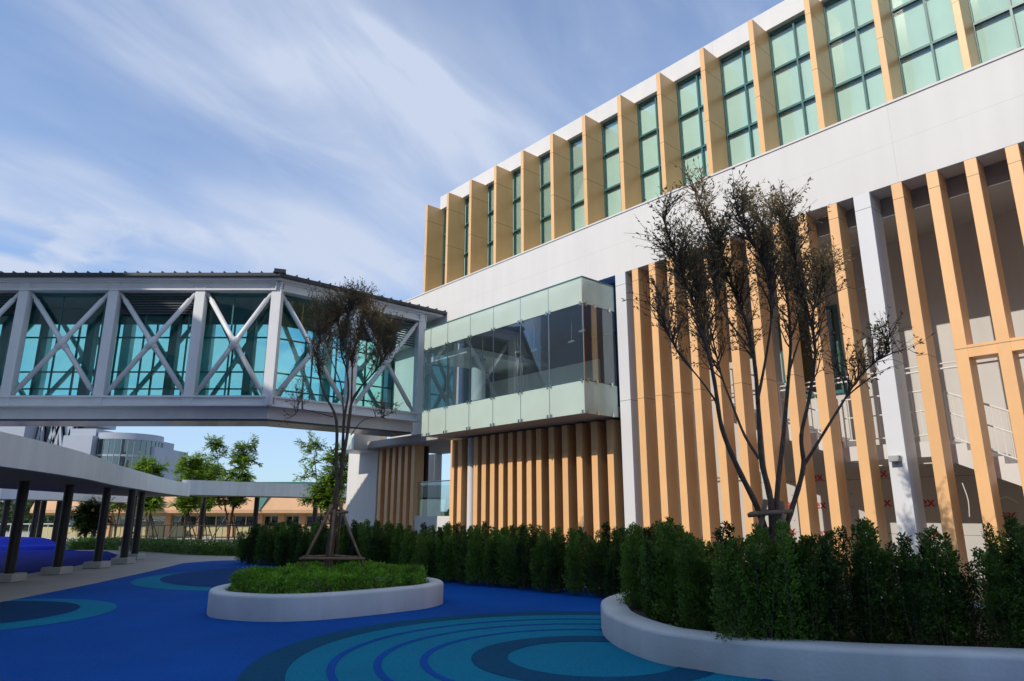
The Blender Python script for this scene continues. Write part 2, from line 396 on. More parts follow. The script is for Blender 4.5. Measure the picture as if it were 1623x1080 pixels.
MB().tube([(6.97,-.14,0),(6.97,-.14,4.148)], .135, 20, False).build('round_column', M['column'], B, smooth=True)
for u0, u1 in ((0.0, .36), (-6.53, -6.20)):
    MB().box(u0, u1, -.56, .012, 0, 8.199).build('column', M['column'], B, bevel=.008)
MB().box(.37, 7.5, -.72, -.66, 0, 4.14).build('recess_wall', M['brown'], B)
MB().box(.36, 12.86, -3.2, -.43, 4.15, 4.40).box(8.0, 12.86, -.43, .55, 4.15, 4.42).build('soffit_slab', M['soffit'], B, bevel=.01)
MB().box(8.21, 12.855, -.75, -.55, 4.41, 8.19).build('landing_wall', M['inwall'], B)
MB().box(9.1, 10.6, -.549, -.50, 4.9, 7.4).build('landing_door', M['frame'], B)
# recessed passage between the two runs of short fins
MB().box(7.99, 10.19, -.25, -.05, .95, 1.58).build('low_parapet', M['white'], B, bevel=.01)
MB().box(8.0, 10.15, -.16, -.145, 1.58, 2.75).build('balustrade_glass', M['clear2'], B)
MB().tube([(8.0,-.15,2.78),(10.15,-.15,2.78)], .02, 8).build('handrail', M['steel'], B)
MB().box(12.5, 15, -2.9, -2.8, 0, 4.14).build('passage_wall', M['white'], B)
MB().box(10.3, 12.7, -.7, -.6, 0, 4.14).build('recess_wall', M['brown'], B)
for u in (8.75, 8.15): MB().tube([(u,-1.5,0),(u,-1.5,4.14)], .16, 18, False).build('inner_column', M['white2'], B, smooth=True)
st = MB()
for i in range(9): st.beam((7.75+.13*i, -1.0-.05*i, 1.6+.17*i), (7.75+.13*i, -1.0-.05*i, 2.5+.17*i), .03, .03)
st.beam((7.7,-1.0,2.5),(8.9,-1.45,4.0),.05,.05); st.beam((7.7,-1.0,1.55),(8.9,-1.45,3.05),.06,.22)
st.build('inner_stair_rail', M['black'], B)
# glazed bay at the far end under the bridge
gb = MB().box(12.75, 14.3, .0, 1.15, 4.06, 4.12).box(12.75, 12.95, 0, 1.15, 4.12, 4.75).build('bay_slab', M['truss'], B, bevel=.01)
bay = MB(); bp_ = [(14.25 - 1.2*(1-math.cos(t)), 1.12*math.sin(t)) for t in [R(0+i*11.25) for i in range(9)]]
for (xa, ya), (xb, yb) in zip(bp_[:-1], bp_[1:]):
    bay.add([(xa,ya,4.12),(xb,yb,4.12),(xb,yb,4.75),(xa,ya,4.75)], [(0,1,2,3)])
bay.build('bay_glass', M['frost'], B, smooth=True)
# hall behind the tall fins
MB().box(UR, .36, -3.35, -3.2, 0, 8.19).build('back_wall', M['inwall'], B)
MB().box(UR, .36, -3.2, -.57, 8.14, 8.195).box(UR, .36, -.95, -.58, 7.78, 8.14).build('hall_ceiling', M['soffit'], B)
MB().box(-.15, .36, -3.2, -.57, 0, 8.14).build('side_wall', M['inwall'], B)
hw = MB().box(-4.3, -2.7, -3.195, -3.14, 4.6, 6.9).build('hall_window', M['frame'], B)
MB().box(-4.2, -2.8, -3.135, -3.12, 4.7, 6.8).build('pane', M['darkglass'], hw)
MB().tube([(-13,-.62,4.40),(-.05,-.62,4.40)], .02, 8).tube([(-13,-.62,4.50),(-.05,-.62,4.50)], .014, 8).build('tie_rail', M['railwhite'], B)
# stair
sp = MB()
def prof(pts, n0, n1):
    k = len(pts); vs = [(u, n0, z) for u, z in pts] + [(u, n1, z) for u, z in pts]
    sp.add(vs, [tuple(range(k)), tuple(reversed(range(k, 2*k)))] + [(i, k+i, k+(i+1)%k, (i+1)%k) for i in range(k)])
def flight(u0, z0, du, dz, cnt):
    top = []
    for i in range(cnt): top += [(u0+du*i, z0-dz*i), (u0+du*(i+1), z0-dz*i)]
    u1, z1 = u0+du*cnt, z0-dz*cnt
    prof(top + [(u1, z1), (u1, z1-.22), (u0, z0-.34)], -.82, -2.55)
flight(-2.25, 4.24, -.28, .12, 10)
prof([(-5.05,3.04),(-7.05,3.04),(-7.05,2.74),(-5.05,2.74)], -.82, -2.55)
flight(-7.05, 2.96, -.28, .14, 16)
stair = sp.build('staircase', M['white2'], B)
def rail_panel(ua, za, ub, zb):
    mb = MB(); ln = abs(ub-ua); k = max(2, int(ln/.115))
    for dz in (1.0, .60, .12): mb.tube([(ua,-.87,za+dz),(ub,-.87,zb+dz)], .020 if dz == 1.0 else .014, 6)
    for i in range(k+1):
        t = i/k; mb.tube([(ua+(ub-ua)*t,-.87,za+(zb-za)*t+(0 if i in (0,k) else .12)),(ua+(ub-ua)*t,-.87,za+(zb-za)*t+1.0)], .018 if i in (0,k) else .0115, 5)
    mb.build('stair_railing', M['railwhite'], stair)
for a in ((-2.3,4.24,-3.6,3.70),(-3.7,3.66,-5.0,3.08),(-5.1,3.05,-6.05,3.05),(-6.12,3.05,-6.98,3.05),(-7.08,2.98,-8.3,2.38),(-8.38,2.34,-9.6,1.74),(-9.7,1.7,-11,1.05)): rail_panel(*a)
bd = MB().box(UR, -2.0, -2.68, -2.6, 0, 2.72).build('wall_board', M['board'], B)
def text(s, size, name, m, parent, loc, rot):
    cu = bpy.data.curves.new(name, 'FONT'); cu.body = s; cu.size = size; cu.extrude = .002; cu.offset = .004
    cu.align_x = 'CENTER'; cu.align_y = 'CENTER'
    t = bpy.data.objects.new(name, cu); col.objects.link(t)
    dg = bpy.context.evaluated_depsgraph_get(); me = bpy.data.meshes.new_from_object(t.evaluated_get(dg))
    bpy.data.objects.remove(t); me.materials.clear(); me.materials.append(m)
    o = bpy.data.objects.new(name, me); col.objects.link(o); o.parent = parent; o.location = loc; o.rotation_euler = rot
    return o
t0 = None
for u, zs in ((-2.75,(1.9,1.25)),(-3.58,(2.53,1.87,1.21)),(-5.05,(2.56,1.91)),(-5.94,(1.9,1.24)),(-7.37,(1.63,.97)),(-8.9,(1.3,))):
    for z in zs:
        if t0 is None: t0 = text('ex', .30, 'board_lettering', M['red'], bd, (u,-2.595,z), (R(90),0,R(180))); t_ = t0
        else: t_ = t0.copy(); col.objects.link(t_); t_.location = (u,-2.595,z)
dots = MB()
for u in (-2.9,-3.15,-3.5,-4.2,-4.35,-4.95,-5.6,-5.75,-6.5,-7.0,-7.85,-8.1):
    for i in range(7): dots.box(u-.012, u+.012, -2.6, -2.594, .55+.31*i, .575+.31*i)
dots.build('screw_marks', M['red'], bd)
MB().box(-5.03,-4.88,-.82,-.74,3.10,3.22).build('alarm_bell', M['red'], B, bevel=.015)
fl = MB(); fl.box(-6.45,-6.26,.03,.17,2.62,2.73).box(-6.39,-6.32,.012,.03,2.57,2.71); fl.build('floodlight', M['soffit'], B, bevel=.012)
for pts_, r_c in ((((-8.2,-.80,2.5),(-8.3,-.77,2.2),(-8.45,-.75,2.1),(-8.6,-.76,2.3)), .012), (((-7.3,-.3,2.2),(-7.35,-.3,1.9),(-7.33,-.3,1.6)), .008), (((-7.3,-2.57,1.95),(-7.45,-2.5,1.98),(-7.6,-2.48,1.86)), .012)):
    MB().tube(smooth_open(pts_, 4), r_c, 6).build('loose_cable', M['railwhite'], B)

# projecting glass box
U0, U1, NB, Z0, Z1, ZF, ZL = .43, 7.85, 1.33, 4.17, 7.85, 7.12, 5.03
gbx = MB().box(U0+.05, U1-.1, -.43, NB-.14, 4.20, 4.45).build('glass_box', M['soffit'], B, bevel=.01)
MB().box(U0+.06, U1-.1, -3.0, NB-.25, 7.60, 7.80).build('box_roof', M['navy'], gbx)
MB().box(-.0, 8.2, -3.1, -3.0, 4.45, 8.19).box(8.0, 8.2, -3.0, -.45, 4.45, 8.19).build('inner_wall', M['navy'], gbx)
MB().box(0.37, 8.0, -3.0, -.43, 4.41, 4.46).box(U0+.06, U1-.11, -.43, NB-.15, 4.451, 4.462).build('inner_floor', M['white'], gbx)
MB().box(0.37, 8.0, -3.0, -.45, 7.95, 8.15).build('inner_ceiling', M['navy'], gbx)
MB().box(5.95, 7.99, -2.9, .92, 6.80, 6.98).build('white_bulkhead', M['white'], gbx)
MB().tube([(6.3,.15,4.46),(6.3,.15,6.80)], .24, 24, False).build('inner_column', M['white'], gbx, smooth=True)
MB().box(2.6,7.99,-1.82,-1.75,4.461,6.42).build('lower_partition', M['inwall'], gbx)
us = [7.85, 7.24, 6.48, 5.27, 4.12, 2.89, 1.72, .43]
us[1] = 7.45
for a, b in zip(us[:-1], us[1:]):
    g_ = .008
    MB().box(b+g_, a-g_, NB-.012, NB, Z0, ZL-.01).build('frosted_panel', M['frost'], gbx)
    MB().box(b+g_, a-g_, NB-.012, NB, ZL+.01, ZF-.01).build('clear_panel', M['clear'], gbx)
    MB().box(b+g_, a-g_, NB-.012, NB, ZF+.01, Z1).build('frosted_panel', M['frost'], gbx)
for ue, s in ((U0, 1), (U1, -1)):
    for z0, z1, mm, nm in ((Z0, ZL-.01, 'frost', 'frosted_panel'), (ZL+.01, ZF-.01, 'clear', 'clear_panel'), (ZF+.01, Z1, 'frost', 'frosted_panel')):
        MB().box(ue, ue+s*.012, .02, NB-.02, z0, z1).build(nm, M[mm], gbx)
tr = MB().box(U0-.01, U1+.01, NB-.02, NB+.012, Z1, Z1+.035).box(U0-.02, U0+.02, .02, NB-.02, Z1, Z1+.035)
tr.build('top_trim', M['frame'], gbx)
MB().box(U0, U1, NB-.07, NB-.02, ZL-.03, ZL+.02).box(U0+.02, U0+.07, .03, NB-.08, ZL-.03, ZL+.02).build('transom', M['frame'], gbx)
cl = MB()
for u in us:
    for z in (Z0+.03, ZL, ZF):
        for du in (-.07, .07):
            if u+du > U1 or u+du < U0-.001: continue
            cl.box(u+du-.028, u+du+.028, NB-.03, NB+.03, z-.05, z+.05)
    cl.box(u-.008, u+.008, NB-.02, NB+.006, Z0, Z1)
for n_ in (.25, .85, 1.2):
    for z in (Z0+.03, ZL, ZF): cl.box(U0-.03, U0+.03, n_-.03, n_+.03, z-.05, z+.05)
cl.build('glass_clip', M['steel'], gbx)
lp = MB()
for i, u in enumerate((1.4,2.2,3.4,4.6,5.9)):
    lp.tube([(u,.3-.4*(i%2),7.6),(u,.3-.4*(i%2),6.75-.1*(i%3))], .012, 6).box(u-.12,u+.12,.28-.4*(i%2),.32-.4*(i%2),6.70-.1*(i%3),6.76-.1*(i%3))
lp.build('pendant_lamp', M['steel'], gbx)

# ------------------------------------------------------------------ skybridge
ZT, ZB, ZWT, ZWB = 8.74, 4.79, 8.44, 5.10
YB = 20.45
Bd = at(433, 548, YB); Bd.z = 0
UC = (Bd-A).dot(D); NBd = (Bd-A).dot(N); NE, _ = on_u(664, 600, UC)
S = empty('skybridge', Bd)
tag(S, 'enclosed silver steel footbridge with crossed braces and teal glass, joining the building', 'skybridge')
def near(i):   # truss nodes on the near side: bend = 0, negative = towards the building
    return i
seg1 = [Bd] + [Vector((at(px, 545, YB).x, YB, 0)) for px in (311, 171, 27)]
dx = seg1[3].x - seg1[2].x
seg1 += [Vector((seg1[3].x+dx*k, YB, 0)) for k in (1, 2, 3)]
seg2 = [Bd, W(UC, (NBd+NE)/2), W(UC, NE)]
WD = 2.0
FAR_Y = YB + WD; FU = UC + WD
nf = (FAR_Y - A.y - D.y*FU)/N.y
Bf = W(FU, nf)
far1 = [Bf] + [Vector((p.x-.55, FAR_Y, 0)) for p in seg1[1:]]
far2 = [Bf, W(FU, (nf+NE)/2+.3), W(FU, NE)]
def V3(p, z): return Vector((p.x, p.y, z))
def post(p, dirv, w, dpt, name='truss_post'):
    mb = MB(); d = dirv.normalized(); s = Vector((-d.y, d.x, 0))
    # I-section: web and two flanges
    for a in (-1, 1): mb.beam(V3(p, ZB+.02) + d*(a*(w/2-.012)), V3(p, ZT-.01) + d*(a*(w/2-.012)), .024, dpt, up=s) if False else None
    q = [p + d*(sx*w/2) + s*(sy*dpt/2) for sx, sy in ((-1,-1),(1,-1),(1,1),(-1,1))]
    mb.prism([(v.x, v.y) for v in q], ZB+.02, ZT-.02)
    return mb.build(name, M['truss'], S, off=Bd, bevel=.012)
d1 = Vector((-1,0,0)); d2 = N*-1
def truss(seg, d, skip0, mname='truss', fine=True):
    for i, p in enumerate(seg):
        if i == 0 and skip0: continue
        post(p, d, .31 if fine else .30, .26)
    for a, b in zip(seg[:-1], seg[1:]):
        dd = (b-a).normalized()
        for (za, zb) in ((ZWB+.02, ZWT-.05), (ZWT-.05, ZWB+.02)):
            pa, pb = V3(a, za) + dd*.16, V3(b, zb) - dd*.16
            off = Vector((dd.y, -dd.x, 0))*(.03 if za < zb else -.045)
            mb = MB().tube([pa+off, pa+off+(pb-pa)*.07, pa+off+(pb-pa)*.0701, pb+off-(pb-pa)*.0701, pb+off-(pb-pa)*.07, pb+off], [.055,.055,.078,.078,.055,.055], 12)
            mid = (pa+pb)/2+off
            ax = (pb-pa).normalized()
            mb.tube([mid-ax*.2, mid+ax*.2], .10, 12)
            br = mb.build('truss_brace', M['truss'], S, off=Bd, smooth=False)
            br.data.polygons.foreach_set('use_smooth', [len(p_.vertices) == 4 for p_ in br.data.polygons])
truss(seg1, d1, False); truss(seg2, d2, True)
truss(far1, d1, False, fine=False); truss(far2, d2, True, fine=False)
def chord(path, z0, z1, dep, shift):
    mb = MB()
    for a, b in zip(path[:-1], path[1:]):
        d = (b-a).normalized(); s = Vector((d.y, -d.x, 0)); a2, b2 = a+s*shift, b+s*shift
        mb.beam(V3(a2, (z0+z1)/2), V3(b2, (z0+z1)/2), dep, z1-z0)
    return mb
def line_pts(seg): return [seg[0], seg[-1]]
for path in ([seg1[-1], Bd, seg2[-1]], [far1[-1], Bf, far2[-1]]):
    t = MB()
    for (z0, z1) in ((ZWT, ZT-.05), (ZB+.05, ZWB)):     # webs
        t.v += []; 
        for a, b in zip(path[:-1], path[1:]): t.beam(V3(a, (z0+z1)/2), V3(b, (z0+z1)/2), .20, z1-z0)
    for z in (ZT-.025, ZWT+.02, ZB+.025, ZWB-.02):        # flanges
        for a, b in zip(path[:-1], path[1:]): t.beam(V3(a, z), V3(b, z), .34, .045 if z not in (ZWT+.02, ZWB-.02) else .05)
    t.build('truss_chord', M['truss'], S, off=Bd)
# stiffener plates on the chords
sp_ = MB()
for seg, d in ((seg1, d1), (seg2, d2)):
    for p in seg:
        s = Vector((-d.y, d.x, 0))
        for a in (-1, 1): 
            for z0, z1 in ((ZWT+.04, ZT-.05), (ZB+.05, ZWB-.05)): sp_.beam(V3(p+d*a*.13, z0), V3(p+d*a*.13, z1), .02, .35, up=s)
sp_.build('stiffener', M['truss'], S, off=Bd)
def plan(o_near, o_far, ends=(0, 0)):          # outline of the deck offset outwards
    s1 = Vector((0,-1,0)); s2 = D*-1
    def corner(y, u): return W(u, (y - A.y - D.y*u)/N.y)
    a = Vector((seg1[-1].x, YB-o_near, 0)); b = corner(YB-o_near, UC-o_near); c = W(UC-o_near, NE-ends[0])
    e = W(FU+o_far, NE-ends[0]); f = corner(FAR_Y+o_far, FU+o_far); h = Vector((seg1[-1].x, FAR_Y+o_far, 0))
    return [(p.x, p.y) for p in (a, b, c, e, f, h)]
MB().prism(plan(-.20, -.20), ZWB-.12, ZWB-.02).build('bridge_deck', M['concrete'], S, off=Bd)
MB().prism(plan(-.28, -.28), 4.46, ZB+.05).build('deck_beam', M['truss'], S, off=Bd)
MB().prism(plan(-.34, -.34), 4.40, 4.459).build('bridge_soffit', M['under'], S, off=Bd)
MB().prism(plan(-.22, -.22), ZWT-.02, ZWT+.10).build('bridge_ceiling', M['ceil'], S, off=Bd)
rf = MB().prism(plan(.45, .32, (NE-.02, 0)), ZT+.06, ZT+.17).build('bridge_roof', M['roofdark'], S, off=Bd, bevel=.01)
MB().prism(plan(.3, .2, (NE-.06, 0)), ZT, ZT+.06).build('roof_soffit', M['truss'], S, off=Bd)
rb = MB(); pl = plan(.46, .33, (NE-.03, 0))
pl = [Vector((*p, 0)) for p in pl]
k = int((pl[1]-pl[0]).length/.385)
for i in range(k):
    p = pl[1] + (pl[0]-pl[1]).normalized()*(.2+.385*i); rb.beam(V3(p, ZT+.19), V3(Vector((p.x, pl[5].y, 0)), ZT+.19), .03, .055)
k = int((pl[2]-pl[1]).length/.385)
for i in range(k+1):
    p = pl[2] + (pl[1]-pl[2]).normalized()*(.05+.385*i); q = p + D*(WD+.78); rb.beam(V3(p, ZT+.19), V3(q, ZT+.19), .03, .055)
rb.beam(V3(pl[1], ZT+.23), V3(pl[4], ZT+.23), .35, .12)
rb.build('roof_rib', M['roofdark'], rf, off=Bd)
# glazing lines, near and far
def glaze(a, b, inset, name_side):
    d = (b-a).normalized(); s = Vector((d.y, -d.x, 0))
    a2, b2 = a - s*inset, b - s*inset
    MB().beam(V3(a2, (ZWB+ZWT)/2), V3(b2, (ZWB+ZWT)/2), .012, ZWT-ZWB-.06).build('bridge_glazing', M['bridge_glass'], S, off=Bd)
    mb = MB(); L_ = (b2-a2).length; k = max(1, round(L_/1.31))
    for i in range(k+1):
        p = a2 + d*(L_*i/k); mb.beam(V3(p, ZWB), V3(p, ZWT), .05, .05, up=s)
    for z in (ZWB+.03, ZWB+.52, ZWB+1.02, ZWB+2.2, ZWT-.03): mb.beam(V3(a2, z), V3(b2, z), .045, .035)
    return mb
inn = 0.22
nb1 = plan(-inn, -inn)
P = [Vector((*p, 0)) for p in nb1]
m1 = MB()
for a, b in ((P[0], P[1]), (P[1], P[2])):
    d = (b-a).normalized(); s = Vector((d.y, -d.x, 0))
    MB().beam(V3(a, (ZWB+ZWT)/2), V3(b, (ZWB+ZWT)/2), .012, ZWT-ZWB-.06).build('bridge_glazing', M['bridge_glass'], S, off=Bd)
    for z in (ZWB+.02, ZWT-.04): m1.beam(V3(a, z), V3(b, z), .06, .05)
    L_ = (b-a).length; k = round(L_/1.32)
    for i in range(k+1):
        p = b + (a-b)*(i/k); m1.beam(V3(p, ZWB), V3(p, ZWT), .04, .05, up=s)
m1.build('glazing_frame', M['frame'], S, off=Bd)
m2 = MB()
for a, b in ((P[3], P[4]), (P[4], P[5])):
    d = (b-a).normalized(); s = Vector((d.y, -d.x, 0))
    MB().beam(V3(a, (ZWB+ZWT)/2), V3(b, (ZWB+ZWT)/2), .012, ZWT-ZWB-.06).build('bridge_glazing', M['bridge_glass'], S, off=Bd)
    for z in (ZWB+.02, ZWB+.55, ZWB+1.12, ZWB+2.3, ZWT-.04): m2.beam(V3(a, z), V3(b, z), .06, .045)
    m2.beam(V3(a, ZWT-.3), V3(b, ZWT-.3), .09, .55)
    L_ = (b-a).length; k = round(L_/1.32)
    for i in range(k+1):
        p = a + (b-a)*(i/k); m2.beam(V3(p, ZWB), V3(p, ZWT), .05, .06, up=s)
m2.build('glazing_frame', M['frame'], S, off=Bd)
for i in (0, 1, 2, 3, 4):
    p = (seg1[i]+seg1[i+1])/2 + Vector((-.1, WD-.45, 0)); MB().box(p.x-.13, p.x+.13, p.y-.13, p.y+.13, ZWB-.02, ZWT-.02).build('bridge_column', M['frame'], S, off=Bd)
def louvre(a, b, z0, z1):
    mb = MB(); d = (b-a).normalized(); s = Vector((d.y, -d.x, 0)); a2, b2 = a+d*.15-s*.12, b-d*.15-s*.12
    k = int((z1-z0)/.085)
    for i in range(k): 
        z = z0+.085*(i+.5); mb.add([V3(a2+s*.035, z-.035), V3(b2+s*.035, z-.035), V3(b2-s*.03, z+.045), V3(a2-s*.03, z+.045)], [(0,1,2,3)])
    mb.build('louvre_panel', M['louvre'], S, off=Bd)
louvre(seg1[2], seg1[1], ZWT-.72, ZWT); louvre(seg1[4], seg1[3], ZWT-.72, ZWT); louvre(seg2[1], seg2[2], ZWT-.95, ZWT)

# ------------------------------------------------------------------ planters
def planter(name, outline, H, wid, label, cat='planter'):
    o = smooth_closed([(x, y, 0) for x, y in outline], 8)
    c = sum(o, Vector((0,0,0)))/len(o)
    o2 = [Vector((p.x, p.y)) for p in o]
    a = sum(o2[i].x*o2[(i+1)%len(o2)].y - o2[(i+1)%len(o2)].x*o2[i].y for i in range(len(o2)))
    if a < 0: o2.reverse()
    E_ = empty(name, (c.x, c.y, 0)); tag(E_, label, cat)
    prof_ = [(0,0),(0,H-.05),(.012,H-.02),(.045,H),(wid-.04,H+.004),(wid-.012,H-.02),(wid,H-.06),(wid,.05)]
    mb = MB(); k = len(o2); rings = [offset_poly(o2, d) for d, z in prof_]
    for (d, z), r_ in zip(prof_, rings): mb.v += [(p.x, p.y, z) for p in r_]
    for j in range(len(prof_)-1):
        for i in range(k): mb.f.append((j*k+i, j*k+(i+1)%k, (j+1)*k+(i+1)%k, (j+1)*k+i))
    mb.build('planter_wall', M['planter'], E_, smooth=True, off=E_.location)
    MB().sheet([(p.x, p.y) for p in offset_poly(o2, wid-.01)], H-.06).build('soil', M['soil'], E_, off=E_.location)
    return E_, offset_poly(o2, wid)
pl1 = [(-5.36,13.0),(-5.02,12.1),(-4.47,11.7),(-3.84,11.53),(-3.22,11.66),(-2.64,12.03),(-2.06,12.55),(-1.52,13.15),(-1.32,13.9),(-1.6,14.7),(-2.4,15.35),(-3.4,15.5),(-4.4,15.1),(-5.15,14.2)]
P1, in1 = planter('raised_planter', pl1, .39, .27, 'freestanding oval white planter with bright green ground cover and staked tree')
pl2 = [(1.3,10.5),(1.33,9.5),(1.62,8.5),(2.08,8.0),(2.55,7.66),(3.4,7.30),(4.1,7.14),(4.9,6.97),(6.2,6.6),(7.8,6.4),(9.0,7.6),(8.4,9.6),(6.6,11.6),(4.4,13.1),(2.6,13.1),(1.55,11.8)]
P2, in2 = planter('raised_planter', pl2, .355, .40, 'large curved white planter in the foreground holding a row of tall shrubs')
MB().box(0, 1.0, 0, .6, 0, .42).build('planter_end', M['planter'], None, bevel=.02)
o = bpy.data.objects['planter_end']; q = gnd(462, 900); o.location = (q.x, q.y, 0); tag(o, 'small white block kerb end in front of the dark hedge', 'kerb block')

def in_poly(x, y, poly):
    c = False; n_ = len(poly)
    for i in range(n_):
        a, b = poly[i], poly[i-1]
        if (a.y > y) != (b.y > y) and x < (b.x-a.x)*(y-a.y)/(b.y-a.y)+a.x: c = not c
    return c
def edge_dist(x, y, poly): return min(math.hypot(p.x-x, p.y-y) for p in poly)
gc = MB(); random.seed(3)
inset = offset_poly(in1, .05)
xs = [p.x for p in inset]; ys = [p.y for p in inset]; cnt = 0
while cnt < 9500:
    x, y = random.uniform(min(xs), max(xs)), random.uniform(min(ys), max(ys))
    if not in_poly(x, y, inset): continue
    ed = edge_dist(x, y, inset)
    if ed > .5 and random.random() < .25: continue
    top = .36 + .27*min(1, (ed+.05)/.13)**.5 + .035*math.sin(x*5.1+y*2)+.03*math.sin(y*7-x*3)
    z = random.uniform(.36, top) if ed < .3 else random.uniform(top-.12, top)
    for _ in range(2):
        d = (rv() + Vector((0,0,.9))).normalized(); gc.leaf(Vector((x, y, z)), d, rv(), random.uniform(.05,.10), random.uniform(.018,.03))
    cnt += 1
gco = gc.build('ground_cover', M['leaf_cover']); tag(gco, 'bright green leafy ground cover filling the oval planter', 'ground cover', kind='stuff')

# ------------------------------------------------------------------ shrubs
def make_shrub(seed, h, w, nl, m='leaf_hedge'):
    random.seed(seed); E_ = empty('hedge_shrub', (0,0,0)); mb = MB(); sm = MB()
    spires = [(random.gauss(0, w*.27), random.gauss(0, w*.27), h*random.uniform(.62, 1.06)) for _ in range(7)]
    spires[0] = (0, 0, h)
    for sx, sy, sh in spires:
        sm.tube([(sx*.25, sy*.25, 0), (sx*.7, sy*.7, sh*.5), (sx, sy, sh*.96)], [.014, .009, .003], 5)
        for _ in range(nl//6):
            t = random.random()**.8; z = .03 + t*sh
            rr = (w*.46)*(1-.90*t**1.5)*(.66 + .34*math.sin(9*t+sx*30)**2)
            a = random.uniform(0, 2*math.pi); q = rr*math.sqrt(random.uniform(.12, 1))
            p = Vector((sx*(.3+.7*t)+q*math.cos(a), sy*(.3+.7*t)+q*math.sin(a), z))
            d = (Vector((math.cos(a), math.sin(a), .9)) + rv()*.7).normalized()
            for _k in range(2): mb.leaf(p + rv()*.02, (d+rv()*.5).normalized(), rv(), random.uniform(.032,.055), random.uniform(.016,.026))
    mb.build('foliage', M[m], E_); sm.build('stem', M['bark2'], E_)
    return E_
protos = [make_shrub(11+i, h, w, nl) for i, (h, w, nl) in enumerate(((1.15,.50,1900),(1.28,.46,1900),(1.02,.54,1800),(1.20,.56,2000)))]
used = set()
def shrub(x, y, z, s, label, group, kk=None):
    i = random.randrange(4) if kk is None else kk
    o = protos[i] if i not in used else copy_tree(protos[i]); used.add(i)
    o.location = (x, y, z); o.rotation_euler = (0, 0, random.uniform(0, 6.28)); sx = s*random.uniform(.94, 1.08); o.scale = (sx, sx, s)
    tag(o, label, 'shrub', group)
random.seed(21)
# along the front inner rim of the big planter
b2x = at(1225, 930, 8.4); row = offset_poly(in2, .27)
start = min(range(len(row)), key=lambda i: (row[i]-Vector((2.3,11.4))).length)
def walk(poly, start, step, maxlen):
    poly = [q_ for i_ in range(len(poly)) for q_ in [poly[i_].lerp(poly[(i_+1) % len(poly)], f_/6) for f_ in range(6)]]; start *= 6
    out = [poly[start]]; acc = 0; tot = 0; i = start
    while tot < maxlen:
        a, b = poly[i % len(poly)], poly[(i+1) % len(poly)]; acc += (b-a).length; tot += (b-a).length; i += 1
        if acc >= step: out.append(b); acc -= step
    return out
G1 = 'shrubs in the large curved planter'; L1 = 'upright dark green shrub in the row along the large curved planter'
for p in walk(row, start, .27, 10.5):
  if (p-Vector((b2x.x, b2x.y))).length > .10: shrub(p.x+random.gauss(0,.05), p.y+random.gauss(0,.05), .29, random.uniform(.74,1.03), L1, G1)
for x_, y_ in ((b2x.x-.58, 7.96), (b2x.x-.28, 7.93), (b2x.x-.04, 7.86), (b2x.x+.22, 7.9), (b2x.x+.05, 8.02)): shrub(x_, y_, .29, random.uniform(.80,1.0), L1, G1)
row2 = offset_poly(in2, .80)
start2 = min(range(len(row2)), key=lambda i: (row2[i]-Vector((2.7,11.0))).length)
for p in walk(row2, start2, .42, 8.2): shrub(p.x+random.gauss(0,.06), p.y+random.gauss(0,.06), .29, random.uniform(.85,1.0), 'upright dark green shrub in the rear row of the large curved planter', 'rear shrubs in the large curved planter')
# hedge along the facade
G2 = 'shrubs in the hedge below the facade'; L2 = 'dark green shrub in the hedge in front of the tan fins'
def nfront(u): return 3.45 + .115*max(0, u+.7)
u = -3.4
while u < 13.4:
    for r_ in range(3):
        n_ = nfront(u) - .28 - .5*r_
        p = W(u+random.gauss(0,.06)+.15*r_, n_+random.gauss(0,.06)); shrub(p.x, p.y, .02, random.uniform(.95,1.12), L2, G2)
    u += .50
for i in range(4):
    p = W(13.5, nfront(13.4)-.3-.45*i); shrub(p.x, p.y, .02, random.uniform(.95,1.1), L2, G2)

